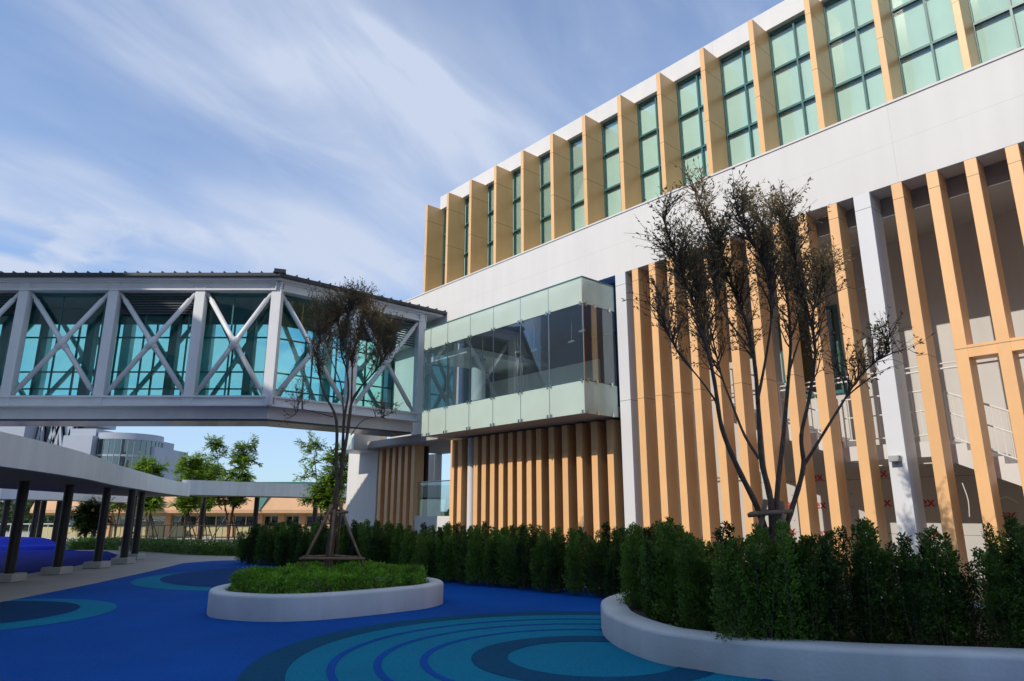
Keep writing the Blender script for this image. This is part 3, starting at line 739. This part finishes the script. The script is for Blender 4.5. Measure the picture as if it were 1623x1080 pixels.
# ------------------------------------------------------------------ trees with photographed limbs
def tree(name, base, limbs, wood, leafm, label, cat, Yp, seed, r0, twig_rng, dens, leafL, group=None, up=.6, cut=.38, lr=1.0):
    random.seed(seed); E_ = empty(name, base); tag(E_, label, cat, group)
    tk = MB(); lf = MB()
    for pts, ra, rb_, dep, tw in limbs:
        P_ = []
        for i, (px, py) in enumerate(pts):
            t = i/(len(pts)-1); P_.append(at(px, py, Yp + dep*t**1.3))
        Q = smooth_open(P_, 5); nq = len(Q)
        tk.tube(Q, [lr*(ra + (rb_-ra)*(i/(nq-1))**.8)*(1+.07*math.sin(i*2.3+ra*90)) for i in range(nq)], 10)
        for _ in range(int(tw*dens)):
            t = random.uniform(cut, 1)**.8; i = min(nq-2, int(t*(nq-1))); p = Q[i].lerp(Q[i+1], random.random())
            ld = (Q[i+1]-Q[i]).normalized()
            d = (ld*.55 + rv()*.75 + Vector((0,0,up))).normalized(); L_ = random.uniform(*twig_rng)*(1.15-.68*t)
            a = p; tp = [a]; dd = d.copy()
            for s_ in range(4):
                dd = (dd + rv()*.22 + Vector((0,0,.10))).normalized(); a = a + dd*(L_/4); tp.append(a)
            tk.tube(tp, [.011, .009, .007, .005, .0025], 4, False)
            for s_ in range(1, 5):
                for _k in range(2):
                    d2_ = (dd*.6 + rv()*.8 + Vector((0,0,.35))).normalized(); l2 = random.uniform(.14, .38)
                    q0 = tp[s_]; q1 = q0 + d2_*l2*.5 + rv()*.02; q2 = q1 + (d2_+rv()*.3).normalized()*l2*.5
                    tk.tube([q0, q1, q2], [.0045, .003, .0015], 3, False)
                    for _j in range(random.choice((2,3,4,5,6))):
                        q = q0.lerp(q2, random.uniform(.25, 1.05)); dl = (d2_*.7 + rv()*.8).normalized()
                        lf.leaf(q, dl, rv(), random.uniform(.7,1.3)*leafL, random.uniform(.28,.42)*leafL)
    tk.build('trunk', M[wood], E_, smooth=True, off=base); lf.build('crown', M[leafm], E_, off=base)
    return E_
YT2 = 8.4
b2 = at(1225, 930, YT2); b2.z = .29
trunk2 = [((1228,1004),(1226,948),(1225,905),(1225,868),(1227,838)), .125, .10, 0, 0]
limbs2 = [trunk2,
 [((1222,868),(1200,804),(1169,741),(1144,678),(1132,603),(1117,538),(1100,481),(1084,444),(1065,390),(1050,343)), .062, .010, -.5, 62],
 [((1225,862),(1221,792),(1207,729),(1203,666),(1197,585),(1185,519),(1169,475),(1150,421),(1122,359),(1106,312)), .066, .010, .35, 66],
 [((1230,855),(1232,779),(1241,697),(1248,619),(1253,545),(1247,469),(1232,406),(1205,350),(1185,325)), .056, .010, .9, 62],
 [((1236,862),(1257,801),(1273,741),(1270,691),(1282,634),(1292,556),(1280,490),(1268,440),(1256,390),(1240,340)), .054, .010, -.3, 60],
 [((1272,741),(1295,704),(1327,652),(1359,602),(1384,577),(1412,556)), .034, .008, -.4, 22],
 [((1138,650),(1131,631),(1106,597),(1075,560),(1050,505),(1036,470)), .022, .006, -.7, 18],
 [((1203,727),(1180,690),(1160,640),(1142,590),(1120,500),(1090,420),(1078,370)), .030, .008, .9, 44],
 [((1200,640),(1215,560),(1222,500),(1215,430),(1170,340)), .030, .008, -.6, 48],
 [((1248,600),(1270,530),(1300,470),(1306,420)), .022, .006, .5, 30],
 [((1195,560),(1150,500),(1130,440),(1140,380)), .022, .006, .2, 34]]
tree('multi_stem_tree', b2, limbs2, 'bark', 'leaf_tree', 'tall multi-stemmed tree with sparse olive crown in the large curved planter', 'tree', YT2, 5, .1, (.30,.78), .90, .058, lr=.66)
YT1 = 13.9
b1 = at(521, 920, YT1); b1.z = .33
limbs1 = [
 [((519,915),(522,880),(527,840),(531,800),(536,762)), .125, .085, 0, 0],
 [((535,775),(533,730),(534,681),(530,655),(516,628),(507,600),(503,563),(506,525),(500,495)), .060, .010, -.5, 46],
 [((538,775),(543,720),(545,667),(552,625),(550,590),(541,560),(537,518),(530,490)), .058, .010, .4, 60],
 [((538,770),(549,696),(557,640),(570,616),(593,590),(611,565),(618,530)), .052, .010, -.2, 50],
 [((536,768),(549,700),(556,650),(558,600),(560,566),(570,518),(581,485)), .048, .010, .7, 64],
 [((556,690),(575,667),(599,661),(612,665)), .016, .005, -.4, 9],
 [((528,661),(504,655),(478,649),(469,655)), .016, .005, .3, 9],
 [((545,667),(540,610),(525,570),(515,530),(520,500)), .026, .007, .8, 46],
 [((557,640),(580,600),(598,560),(600,510)), .026, .007, .8, 46],
 [((550,590),(556,540),(552,500),(560,485)), .024, .007, -.5, 46]]
tree('multi_stem_tree', b1, limbs1, 'bark', 'leaf_tree', 'slender multi-stemmed tree in the oval planter, in front of the skybridge', 'tree', YT1, 9, .1, (.35,.85), .72, .062, cut=.5, lr=.68)

def stake_frame(loc, poles, bars, label, group='wooden tree support frames'):
    E_ = empty('tree_stake', loc); tag(E_, label, 'tree stake', group)
    for p, q in poles: 
        MB().tube([p, p.lerp(q, .5)+rv()*.012, q], [.030,.028,.026], 8).build('pole', M['stake'], E_, smooth=True, off=loc)
    for p, q in bars: MB().tube([p, p.lerp(q, .5)+rv()*.008, q], [.026,.027,.025], 8).build('crossbar', M['stake'], E_, smooth=True, off=loc)
    return E_
a1 = b1.copy()
tp = [at(527,800,YT1-.12), at(538,797,YT1-.05), at(541,800,YT1+.12)]
bt = [at(478,897,YT1-.55), at(576,897,YT1-.45), at(532,893,YT1+.9)]
bars = [(at(474,886,YT1-.56), at(578,886,YT1-.46)), (at(480,883,YT1-.5), at(528,881,YT1+.8)), (at(572,884,YT1-.4), at(530,881,YT1+.8)),
        (at(514,814,YT1-.16), at(552,812,YT1-.12)), (at(518,813,YT1-.2), at(540,809,YT1+.25)), (at(550,812,YT1-.2), at(536,809,YT1+.25))]
stake_frame(a1, list(zip(tp, bt)) + [(at(530,808,YT1-.2), at(520,898,YT1-.35))], bars, 'brown pole frame propping the slender tree in the oval planter')
tp = [at(1214,792,YT2-.15), at(1238,795,YT2-.15), at(1228,790,YT2+.15)]
bt = [b2+Vector((-.42,.12,0)), b2+Vector((.10,-.2,0)), b2+Vector((.42,.28,0))]
bars = [(at(1186,817,YT2-.2), at(1256,811,YT2-.15)), (at(1190,815,YT2-.18), at(1232,808,YT2+.25)), (at(1250,812,YT2-.16), at(1226,808,YT2+.25))]
stake_frame(b2.copy(), list(zip(tp, bt)), bars, 'brown pole frame propping the tall tree behind the planter shrubs')

# ------------------------------------------------------------------ covered walkways
def canopy(name, near_, far_, z0, z1, label):
    c = near_[len(near_)//2]; E_ = empty(name, (c[0], c[1], 0)); tag(E_, label, 'canopy')
    a = smooth_open([(x, y, 0) for x, y in near_], 8); b = smooth_open([(x, y, 0) for x, y in far_], 8)
    poly = [(p.x, p.y) for p in a] + [(p.x, p.y) for p in reversed(b)]
    MB().prism(poly, z0, z1).build('roof_fascia', M['canopy'], E_, off=E_.location)
    cc = Vector((sum(p[0] for p in poly)/len(poly), sum(p[1] for p in poly)/len(poly)))
    sm = []
    n_ = len(poly)
    po = [Vector(p) for p in poly]
    ar = sum(po[i].x*po[(i+1)%n_].y-po[(i+1)%n_].x*po[i].y for i in range(n_))
    if ar < 0: po.reverse()
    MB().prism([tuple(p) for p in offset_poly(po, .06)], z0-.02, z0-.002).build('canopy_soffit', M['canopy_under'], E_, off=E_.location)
    return E_
def cpost(E_, x, y, z1, r=.125, plinth=True):
    MB().tube([(x,y,.0),(x,y,z1)], r, 16).build('post', M['post'], E_, smooth=False, off=E_.location)
    if plinth: MB().box(x-.28,x+.28,y-.28,y+.28,0,.20).build('plinth', M['concrete'], E_, off=E_.location, bevel=.02)
nearE = [(-8.1,3),(-8.6,8),(-9.37,12.67),(-10.49,16.9),(-11.97,20.9),(-12.9,23.8),(-15.0,30.6),(-15.95,34.6)]
farE = [(-13.5,3),(-14.2,8),(-14.9,12.7),(-15.6,17),(-16.7,21),(-17.3,24),(-18.4,30.6),(-18.6,34.9)]
c1 = canopy('walkway_canopy', nearE, farE, 2.5, 3.11, 'long curving white walkway canopy on dark posts at left, nearest')
for x, y in ((-12.69,18.14),(-12.9,20.35),(-13.11,22.64),(-13.34,24.57),(-14.21,26.88)): cpost(c1, x, y, 2.49)
for x, y in ((-19.4,34.8),(-12.3,15.2)): cpost(c1, x if x > -18 else -17.9, y if x > -18 else 33.2, 2.49)
nE = [tuple(at(px, 790, Y)[:2]) for px, Y in ((285,37.5),(311,38),(400,40.5),(526,44),(575,45.5))]
fE = [(x-.5, y+3.2) for x, y in nE]
c2 = canopy('walkway_canopy', nE, fE, 2.66, 3.44, 'straight white canopy beyond the oval planter, meeting the white end wall')
for px in (405, 499, 320):
    p = at(px, 820, 43.5); cpost(c2, p.x, p.y, 2.65, .15, False)
nE = [tuple(at(px, 790, Y)[:2]) for px, Y in ((-120,36),(0,37),(100,40),(150,44),(215,49))]
fE = [(x-1, y+4) for x, y in nE]
c3 = canopy('walkway_canopy', nE, fE, 2.42, 3.06, 'low pale canopy seen behind the nearest canopy posts')
for px, Y in ((56,40),(66,41.5),(91,42),(152,46),(8,38.5)):
    p = at(px, 820, Y); cpost(c3, p.x, p.y, 2.41, .15, False)

# ------------------------------------------------------------------ pavilion beyond
YP = 52.0
def PX(px, Y=YP): return at(px, 815, Y).x
V = empty('orange_pavilion', (PX(350), YP, 0)); tag(V, 'low orange pavilion with sloping eaves, window bays and teal roof', 'building')
x0, x1 = PX(60), PX(600)
def pbuild(mb, nm, m, par=V): return mb.build(nm, M[m], par, off=V.location)
eave = MB(); prf = [(YP-.9, 1.72), (YP-.9, 1.95), (YP-.1, 3.2), (YP+.5, 3.3), (YP+.5, 1.72)]
eave.add([(x0, y, z) for y, z in prf] + [(x1, y, z) for y, z in prf], [(0,1,2,3,4),(9,8,7,6,5)] + [(i, 5+i, 5+(i+1)%5, (i+1)%5) for i in range(5)])
pbuild(eave, 'sloped_eave', 'orange')
MB_r = MB().box(PX(380), PX(490), YP+.2, YP+6, 3.3, 3.98).box(PX(300), PX(380), YP+.6, YP+6, 3.3, 3.9); pbuild(MB_r, 'teal_roof', 'tealroof')
pbuild(MB().box(x0, x1, YP+.05, YP+.25, -.03, .72), 'base_wall', 'ochre')
pbuild(MB().box(x0, x1, YP-.05, YP+.3, 1.56, 1.75), 'lintel', 'ochre')
pbuild(MB().box(x0, x1, YP+3, YP+3.1, -.03, 3.2), 'rear_wall', 'far_dark')
for px in (173, 205, 268, 318, 367, 413, 447, 480, 520): 
    x = PX(px); w_ = .22
    pbuild(MB().box(x-w_, x+w_, YP-.12, YP+.28, -.03, 1.72), 'pier', 'orange')
for a, b in ((173,205),(205,268),(268,318),(318,367),(367,413),(413,447),(447,480),(480,520)):
    xa, xb = PX(a)+.24, PX(b)-.24
    fr = MB().box(xa, xb, YP+.10, YP+.2, .72, .80).box(xa, xb, YP+.10, YP+.2, 1.48, 1.56).box(xa, xa+.07, YP+.10, YP+.2, .8, 1.48).box(xb-.07, xb, YP+.10, YP+.2, .8, 1.48)
    m_ = (xa+xb)/2; fr.box(m_-.04, m_+.04, YP+.10, YP+.2, .8, 1.48)
    f_ = pbuild(fr, 'window', 'ochre'); MB().box(xa+.07, xb-.07, YP+.14, YP+.16, .8, 1.48).build('pane', M['darkglass'], f_, off=V.location)
def gable(px0, px1, pxm, zt, zb):
    mb = MB(); a, b, c_ = PX(px0), PX(px1), PX(pxm)
    mb.add([(a, YP-.95+.5, zt), (b, YP-.95+.5, zt), (c_, YP-1.05, zb), (a, YP+.1, zt), (b, YP+.1, zt), (c_, YP-.7, zb)], [(0,2,1),(3,4,5),(0,1,4,3),(1,2,5,4),(2,0,3,5)])
    pbuild(mb, 'gable_glass', 'tealroof')
gable(313,336,316,3.0,1.95); gable(408,428,418,3.0,1.85)
# fences and low hedge in front of it
def fence(name, pts, h, gap, m, label, pr=.02):
    p0 = Vector((*pts[0], 0)); E_ = empty(name, p0); tag(E_, label, 'fence')
    mb = MB(); bl_ = MB()
    for a, b in zip(pts[:-1], pts[1:]):
        a, b = Vector((*a, 0)), Vector((*b, 0)); L_ = (b-a).length; k_ = max(1, int(L_/gap))
        for z in (h, .18): mb.tube([V3(a, z), V3(b, z)], pr, 6)
        for i in range(k_+1):
            p = a.lerp(b, i/k_); mb.tube([V3(p, -.03), V3(p, h)], pr*1.3 if i % 8 == 0 else pr*.55, 5)
    mb.build('railing', M[m], E_, off=p0); return E_
fence('metal_fence', [tuple(at(px, 840, Y)[:2]) for px, Y in ((150,44),(260,42),(395,41))], 1.0, .42, 'black', 'thin black metal railing in front of the orange pavilion', .03)
fence('metal_fence', [tuple(at(px, 840, Y)[:2]) for px, Y in ((-60,42),(60,43.5),(150,44.3))], 1.05, .45, 'railwhite', 'pale railing behind the blue mound at far left', .035)
lh = MB(); random.seed(5)
def hedge_strip(mb, pts, h, d, cnt, L_, w_):
    for _ in range(cnt):
        i = random.randrange(len(pts)-1); a, b = Vector((*pts[i], 0)), Vector((*pts[i+1], 0)); t = random.random()
        p = a.lerp(b, t) + Vector((random.uniform(-.1,.1), random.uniform(0, d), random.uniform(0, h)*(.9+.2*random.random())))
        mb.leaf(p, (rv()+Vector((0,-.2,.5))).normalized(), rv(), random.uniform(.7,1.3)*L_, random.uniform(.7,1.3)*w_)
lpts = [tuple(gnd(*q)[:2]) for q in ((100,872),(160,872),(235,875),(300,880),(375,882),(400,880))]
hedge_strip(lh, lpts, .50, 1.6, 14000, .10, .05)
core = MB()
for a, b in zip(lpts[:-1], lpts[1:]): core.add([(a[0],a[1]+.25,0),(b[0],b[1]+.25,0),(b[0],b[1]+1.4,0),(a[0],a[1]+1.4,0),(a[0],a[1]+.25,.36),(b[0],b[1]+.25,.36),(b[0],b[1]+1.4,.36),(a[0],a[1]+1.4,.36)], [(0,3,2,1),(4,5,6,7),(0,1,5,4),(1,2,6,5),(2,3,7,6),(3,0,4,7)])
o_ = len(lh.v); lh.add(core.v, core.f)
lho = lh.build('low_hedge', M['leaf_hedge']); tag(lho, 'low clipped hedge below the black railing, beyond the paving', 'hedge')
# saplings by the pavilion
def sapling(px, Y, ztop, spread, seed, label, zbot=1.9, group='staked saplings by the pavilion', m='leaf_far', stake=True, nb=40):
    random.seed(seed); b = at(px, 850, Y); b.z = -.02; E_ = empty('sapling_tree', b); tag(E_, label, 'tree', group)
    tk = MB(); lf = MB(); top = Vector((0, 0, ztop))
    stems = [Vector((random.gauss(0, spread*.35), random.gauss(0, spread*.3), ztop*random.uniform(.8, 1))) for _ in range(4)]
    for s_ in stems:
        q = [Vector((0,0,0)), Vector((s_.x*.12, s_.y*.12, ztop*.22)), Vector((s_.x*.5, s_.y*.5, ztop*.5)), s_]
        Q = smooth_open(q, 4); tk.tube(Q, [.07+(.012-.07)*i/(len(Q)-1) for i in range(len(Q))], 7)
        for _ in range(nb):
            t = random.uniform(.36, 1); i = min(len(Q)-2, int(t*(len(Q)-1))); p = Q[i]
            if p.z < zbot: continue
            d = Vector((random.uniform(-1,1), random.uniform(-1,1), random.uniform(.0,.8))).normalized(); L_ = random.uniform(.3,1.0)*spread*.6
            tip = p + d*L_ + Vector((0,0,-.1*L_)); md = p.lerp(tip, .5) + Vector((0,0,.12*L_)); tk.tube([p, md, tip], [.014,.009,.004], 4, False)
            for k_ in range(11):
                f = .25+.75*k_/10; c_ = (p.lerp(md, f*2) if f < .5 else md.lerp(tip, f*2-1)); fd = (d*.5+rv()*.8+Vector((0,0,-.15))).normalized(); sd = fd.cross(Vector((0,0,1)))
                if sd.length < .01: continue
                sd.normalize(); fl_ = random.uniform(.3,.55)
                for j in range(7):
                    for sg in (-1, 1): lf.leaf(c_+fd*fl_*j/7, (fd*.55+sd*sg+Vector((0,0,-.2))+rv()*.2).normalized(), (Vector((0,0,1))+rv()*.4), random.uniform(.13,.22), .08)
    tk.build('trunk', M['bark'], E_, smooth=True); lf.build('crown', M[m], E_)
    if stake:
        E2 = empty('tree_stake', b); tag(E2, 'distant pole tripod propping a sapling beside the black railing', 'tree stake', 'distant tripods propping saplings')
        for a in (R(200), R(340), R(90)):
            MB().tube([(math.cos(a)*1.05, math.sin(a)*1.05, 0), (math.cos(a)*.1, math.sin(a)*.1, 1.75)], .035, 6).build('pole', M['post'], E2)
        MB().tube([(-.5,-.2,1.15),(.5,-.2,1.15)], .03, 6).tube([(-.85,-.3,.35),(.85,-.3,.35)], .03, 6).build('crossbar', M['post'], E2)
sapling(292, 42, 5.75, 1.5, 31, 'feathery green sapling rising over the tip of the nearest canopy')
sapling(362, 42, 6.35, 1.6, 32, 'tallest feathery sapling, bright topped, rising over the straight canopy')
sapling(232, 44, 5.1, 1.5, 33, 'dark green sapling in front of the round glass building')
sapling(512, 40, 6.0, 2.0, 34, 'bright sapling seen behind the slender tree, beside the white end wall')
sapling(318, 46, 5.3, 1.0, 37, 'small dark sapling between two taller ones above the canopy')
sapling(182, 50, 4.4, 1.6, 35, 'small bright sapling behind the nearest canopy roof', stake=False)
sapling(135, 44, 2.3, 1.7, 36, 'dark bushy tree under the pale low canopy', zbot=.6, m='leaf_dark', stake=False, nb=30)
# far tree belt
tb = MB(); random.seed(8)
for _ in range(26000):
    x = random.uniform(-75, 12); y = random.uniform(66, 80); h = 3.2 + 1.0*math.sin(x*.35)+.7*math.sin(x*1.1+1) - (max(0, x+26)*.05)
    z = random.uniform(0, max(1.2, h)); tb.leaf(Vector((x, y, z)), rv(), rv(), random.uniform(.3,.6), random.uniform(.2,.35))
tb.add([(-80,74,0),(14,74,0),(14,74.5,0),(-80,74.5,0),(-80,74,1.9),(14,74,1.9),(14,74.5,1.9),(-80,74.5,1.9)], [(0,1,5,4),(4,5,6,7),(1,2,6,5),(2,3,7,6),(3,0,4,7)])
tag(tb.build('distant_trees', M['leaf_dark']), 'dark belt of distant trees behind the pavilion', 'trees', kind='stuff')

# ------------------------------------------------------------------ round glass building far left
YF = 95.0
def fx(px): return at(px, 760, YF).x
def fz(py): return at(150, py, YF).z
E_ = empty('round_office', (fx(150), YF, 0)); tag(E_, 'far pale building with curved glass drum and latticed glazing', 'building')
def fb(mb, nm, m): return mb.build(nm, M[m], E_, off=E_.location)
fb(MB().box(fx(105), fx(151), YF-2, YF+10, 0, fz(693)).box(fx(107), fx(148), YF-1, YF+10, fz(693)+.003, fz(681)), 'stair_block', 'far_wall')
fb(MB().box(fx(-160), fx(42), YF-2, YF+10, 0, fz(672)).box(fx(42), fx(105), YF, YF+10, fz(668), fz(660)), 'left_block', 'far_wall')
fb(MB().box(fx(42), fx(105), YF+2.0, YF+2.4, 0, fz(668)), 'lattice_backing', 'far_dark')
fb(MB().box(fx(42), fx(105), YF+.6, YF+.7, 0, fz(668)), 'lattice_glass', 'far_glass')
lt = MB()
for i, (a, b) in enumerate(((44,50),(58,50),(58,72),(80,68),(80,76),(92,78),(92,100),(103,94),(66,80))): lt.beam((fx(a), YF+.3, fz(735)), (fx(b), YF+.3, fz(668)), .35, .35)
fb(lt, 'lattice_brace', 'far_wall')
cx_, r_ = fx(172), (fx(236)-fx(150))*.62
cyc = YF + r_*.75
def drum(r, z0, z1, nm, m, cap=True):
    mb = MB(); mb.prism(circle(cx_, cyc, r, 72), z0, z1); o = fb(mb, nm, m); return o
drum(r_*.93, 0, fz(690), 'drum_core', 'far_dark')
drum(r_, fz(697), fz(687), 'drum_parapet', 'far_wall'); drum(r_*.99, fz(724), fz(721), 'drum_slab', 'far_wall')
mb = MB(); cc_ = circle(cx_, cyc, r_*.985, 72); nn = len(cc_)
mb.add([(x, y, fz(760)) for x, y in cc_]+[(x, y, fz(697)) for x, y in cc_], [(i, (i+1)%nn, nn+(i+1)%nn, nn+i) for i in range(nn)]); fb(mb, 'drum_glass', 'far_glass')
mb = MB()
for i in range(0, nn, 2): mb.beam((*cc_[i], fz(760)), (*cc_[i], fz(697)), .10, .10)
fb(mb, 'drum_mullion', 'mullion')
fb(MB().box(at(224,760,YF+2).x, at(240,760,YF+2).x, YF+2, YF+12, 0, fz(706)).box(at(206,760,YF+8).x, at(238,760,YF+8).x, YF+8, YF+14, fz(706)+.003, fz(688)), 'right_block', 'far_wall')

# ------------------------------------------------------------------ block on the other side of the court (casts the shade)
OB = empty('opposite_building', W(0, 26), ROT); tag(OB, 'pale block across the court, behind the viewer, shading the play surface', 'building')
SLP = .72
HB = .80 + SLP*26; HA = 1.7 + SLP*26
MB().box(-50, 9.0, 0, 14, 0, HB).build('wall', M['opp'], OB)
MB().box(9.003, 27.5, 0, 14, 0, HA).build('stair_tower', M['opp'], OB)
for fl_ in range(5):
    z = 1.2 + fl_*3.6
    MB().box(-49, 8.0, -.06, -.003, z, z+1.9).build('window_strip', M['far_glass'], OB)
    MB().box(-49, 8.0, -.003, .0, z, z+.01).build('sill', M['white'], OB)

# ------------------------------------------------------------------ light, sky, camera
EL = math.atan(SLP)
to_sun = (N*math.cos(EL) - D*(.02*math.cos(EL)) + Vector((0,0,math.sin(EL)))).normalized()
sl = bpy.data.lights.new('sun', 'SUN'); sl.energy = 2.82; sl.angle = R(.5); sl.color = (1.0, .915, .80)
so = bpy.data.objects.new('sun', sl); col.objects.link(so); so.rotation_euler = to_sun.to_track_quat('Z', 'Y').to_euler(); so.location = (0,0,40)
wd = bpy.data.worlds.new('World'); sc.world = wd; wd.use_nodes = True
nt = wd.node_tree; L = nt.links.new; bg = nt.nodes['Background']
sky = nd(nt, 'ShaderNodeTexSky', sky_type='NISHITA'); sky.sun_disc = False; sky.sun_elevation = EL; sky.sun_rotation = math.atan2(to_sun.x, to_sun.y) % (2*math.pi)
sky.air_density = 1.0; sky.dust_density = .6; sky.ozone_density = 2.0
tc = nd(nt, 'ShaderNodeTexCoord'); sx = nd(nt, 'ShaderNodeSeparateXYZ'); L(tc.outputs['Generated'], sx.inputs[0])
mz = nd(nt, 'ShaderNodeMath', operation='MAXIMUM'); L(sx.outputs[2], mz.inputs[0]); mz.inputs[1].default_value = 0.0
ad = nd(nt, 'ShaderNodeMath', operation='ADD'); L(mz.outputs[0], ad.inputs[0]); ad.inputs[1].default_value = .15
dvx = nd(nt, 'ShaderNodeMath', operation='DIVIDE'); L(sx.outputs[0], dvx.inputs[0]); L(ad.outputs[0], dvx.inputs[1])
dvy = nd(nt, 'ShaderNodeMath', operation='DIVIDE'); L(sx.outputs[1], dvy.inputs[0]); L(ad.outputs[0], dvy.inputs[1])
cb = nd(nt, 'ShaderNodeCombineXYZ'); L(dvx.outputs[0], cb.inputs[0]); L(dvy.outputs[0], cb.inputs[1])
def cloud(rot, scl, loc, nscale, det, dist, lo, hi, rough=.55):
    vr = nd(nt, 'ShaderNodeVectorRotate', rotation_type='Z_AXIS'); vr.inputs['Angle'].default_value = rot; L(cb.outputs[0], vr.inputs['Vector'])
    mp = nd(nt, 'ShaderNodeMapping'); mp.inputs['Scale'].default_value = scl; mp.inputs['Location'].default_value = loc; L(vr.outputs[0], mp.inputs[0])
    nz = nd(nt, 'ShaderNodeTexNoise'); nz.inputs['Scale'].default_value = nscale; nz.inputs['Detail'].default_value = det; nz.inputs['Distortion'].default_value = dist; nz.inputs['Roughness'].default_value = rough
    L(mp.outputs[0], nz.inputs['Vector'])
    mr = nd(nt, 'ShaderNodeMapRange', interpolation_type='SMOOTHSTEP'); mr.inputs['From Min'].default_value = lo; mr.inputs['From Max'].default_value = hi; L(nz.outputs['Fac'], mr.inputs['Value'])
    return mr.outputs['Result']
def mth(op, a, b):
    q = nd(nt, 'ShaderNodeMath', operation=op)
    for i, s in enumerate((a, b)):
        if isinstance(s, (int, float)): q.inputs[i].default_value = s
        else: L(s, q.inputs[i])
    return q.outputs[0]
CL = (11.2, 5.3, 6.1, 8.0)
ANG = -R(54)
c_a = cloud(ANG, (.50, 1.5, 1), (CL[0], CL[1], 0), 1.15, 6, .35, .28, .70, .46)      # broad soft bands
c_b = cloud(ANG-.10, (1.1, 3.0, 1), (5.2, 3.0, 0), 1.7, 7, .7, .30, .74, .55)     # finer strands inside them
c_c = cloud(ANG+.15, (.5, .8, 1), (CL[2], 7.0, 0), 1.0, 3, .2, .35, .65)    # thin veil
c_e = cloud(0.0, (2.2, 2.2, 1), (1.7, CL[3], 0), 1.6, 7, .3, .52, .66)      # small puffs low on the horizon
low = nd(nt, 'ShaderNodeMapRange', interpolation_type='SMOOTHSTEP'); L(sx.outputs[2], low.inputs['Value'])
low.inputs['From Min'].default_value = .46; low.inputs['From Max'].default_value = .24
hz = nd(nt, 'ShaderNodeMapRange', interpolation_type='SMOOTHSTEP'); L(sx.outputs[2], hz.inputs['Value'])
hz.inputs['From Min'].default_value = .08; hz.inputs['From Max'].default_value = .20
t = mth('ADD', mth('MULTIPLY', c_a, .48), mth('MULTIPLY', mth('MULTIPLY', c_a, c_b), .48))
t = mth('ADD', t, mth('MULTIPLY', c_c, .34)); t = mth('ADD', t, mth('MULTIPLY', mth('MULTIPLY', c_e, low.outputs[0]), .5))
t = mth('ADD', t, mth('MULTIPLY', c_b, .06))
def blob(px, py, hl, hw, k, tilt=0.0):            # one cloud, at its own place on the cloud layer
    r_ = ray(px, py).normalized(); c_ = Vector((r_.x/(r_.z+.15), r_.y/(r_.z+.15), 0))
    sb = nd(nt, 'ShaderNodeVectorMath', operation='SUBTRACT'); L(cb.outputs[0], sb.inputs[0]); sb.inputs[1].default_value = c_
    nv = nd(nt, 'ShaderNodeTexNoise'); nv.inputs['Scale'].default_value = 6; nv.inputs['Detail'].default_value = 7; L(cb.outputs[0], nv.inputs['Vector'])
    n0 = nd(nt, 'ShaderNodeVectorMath', operation='MULTIPLY_ADD'); L(nv.outputs['Color'], n0.inputs[0]); n0.inputs[1].default_value = (.10,.10,0); n0.inputs[2].default_value = (-.05,-.05,0)
    sa = nd(nt, 'ShaderNodeVectorMath', operation='ADD'); L(sb.outputs[0], sa.inputs[0]); L(n0.outputs[0], sa.inputs[1])
    vr = nd(nt, 'ShaderNodeVectorRotate', rotation_type='Z_AXIS'); vr.inputs['Angle'].default_value = ANG+tilt; L(sa.outputs[0], vr.inputs['Vector'])
    mp = nd(nt, 'ShaderNodeVectorMath', operation='MULTIPLY'); L(vr.outputs[0], mp.inputs[0]); mp.inputs[1].default_value = (1/hl, 1/hw, 0)
    ln = nd(nt, 'ShaderNodeVectorMath', operation='LENGTH'); L(mp.outputs[0], ln.inputs[0])
    mr = nd(nt, 'ShaderNodeMapRange', interpolation_type='SMOOTHSTEP'); mr.inputs['From Min'].default_value = 1.3; mr.inputs['From Max'].default_value = .1; L(ln.outputs['Value'], mr.inputs['Value'])
    return mth('MULTIPLY', mr.outputs['Result'], k)
t = mth('ADD', t, blob(668, 105, .19, .035, .50)); t = mth('ADD', t, blob(15, 425, .16, .10, .75, R(40))); t = mth('ADD', t, blob(520, 400, .45, .28, .35))
inv = mth('SUBTRACT', 1.0, hz.outputs[0])
clouds = mth('MINIMUM', mth('ADD', mth('MULTIPLY', t, hz.outputs[0]), mth('MULTIPLY', inv, .55)), .95)
tint = nd(nt, 'ShaderNodeMix', data_type='RGBA', blend_type='MULTIPLY'); tint.inputs['Factor'].default_value = 1; L(sky.outputs[0], tint.inputs['A']); tint.inputs['B'].default_value = (.54, .84, 1.10, 1)
mixc = nd(nt, 'ShaderNodeMix', data_type='RGBA'); L(clouds, mixc.inputs['Factor']); L(tint.outputs['Result'], mixc.inputs['A']); mixc.inputs['B'].default_value = (3.35, 3.8, 4.75, 1)
L(mixc.outputs['Result'], bg.inputs['Color']); bg.inputs['Strength'].default_value = .15
cam = bpy.data.cameras.new('camera'); cam.sensor_width = 36; cam.lens = 36*F/1623; cam.clip_end = 2000; cam.clip_start = .05
co = bpy.data.objects.new('camera', cam); col.objects.link(co); co.location = (0,0,EYE); co.rotation_euler = (R(90)+TH, 0, 0); sc.camera = co
sc.view_settings.view_transform = 'Standard'; sc.view_settings.look = 'None'; sc.view_settings.exposure = .28; sc.view_settings.gamma = 1
sc.render.engine = 'CYCLES'; sc.cycles.max_bounces = 10; sc.cycles.transparent_max_bounces = 24; sc.cycles.diffuse_bounces = 4; sc.cycles.use_denoising = True
sc.cycles.caustics_reflective = False; sc.cycles.caustics_refractive = False
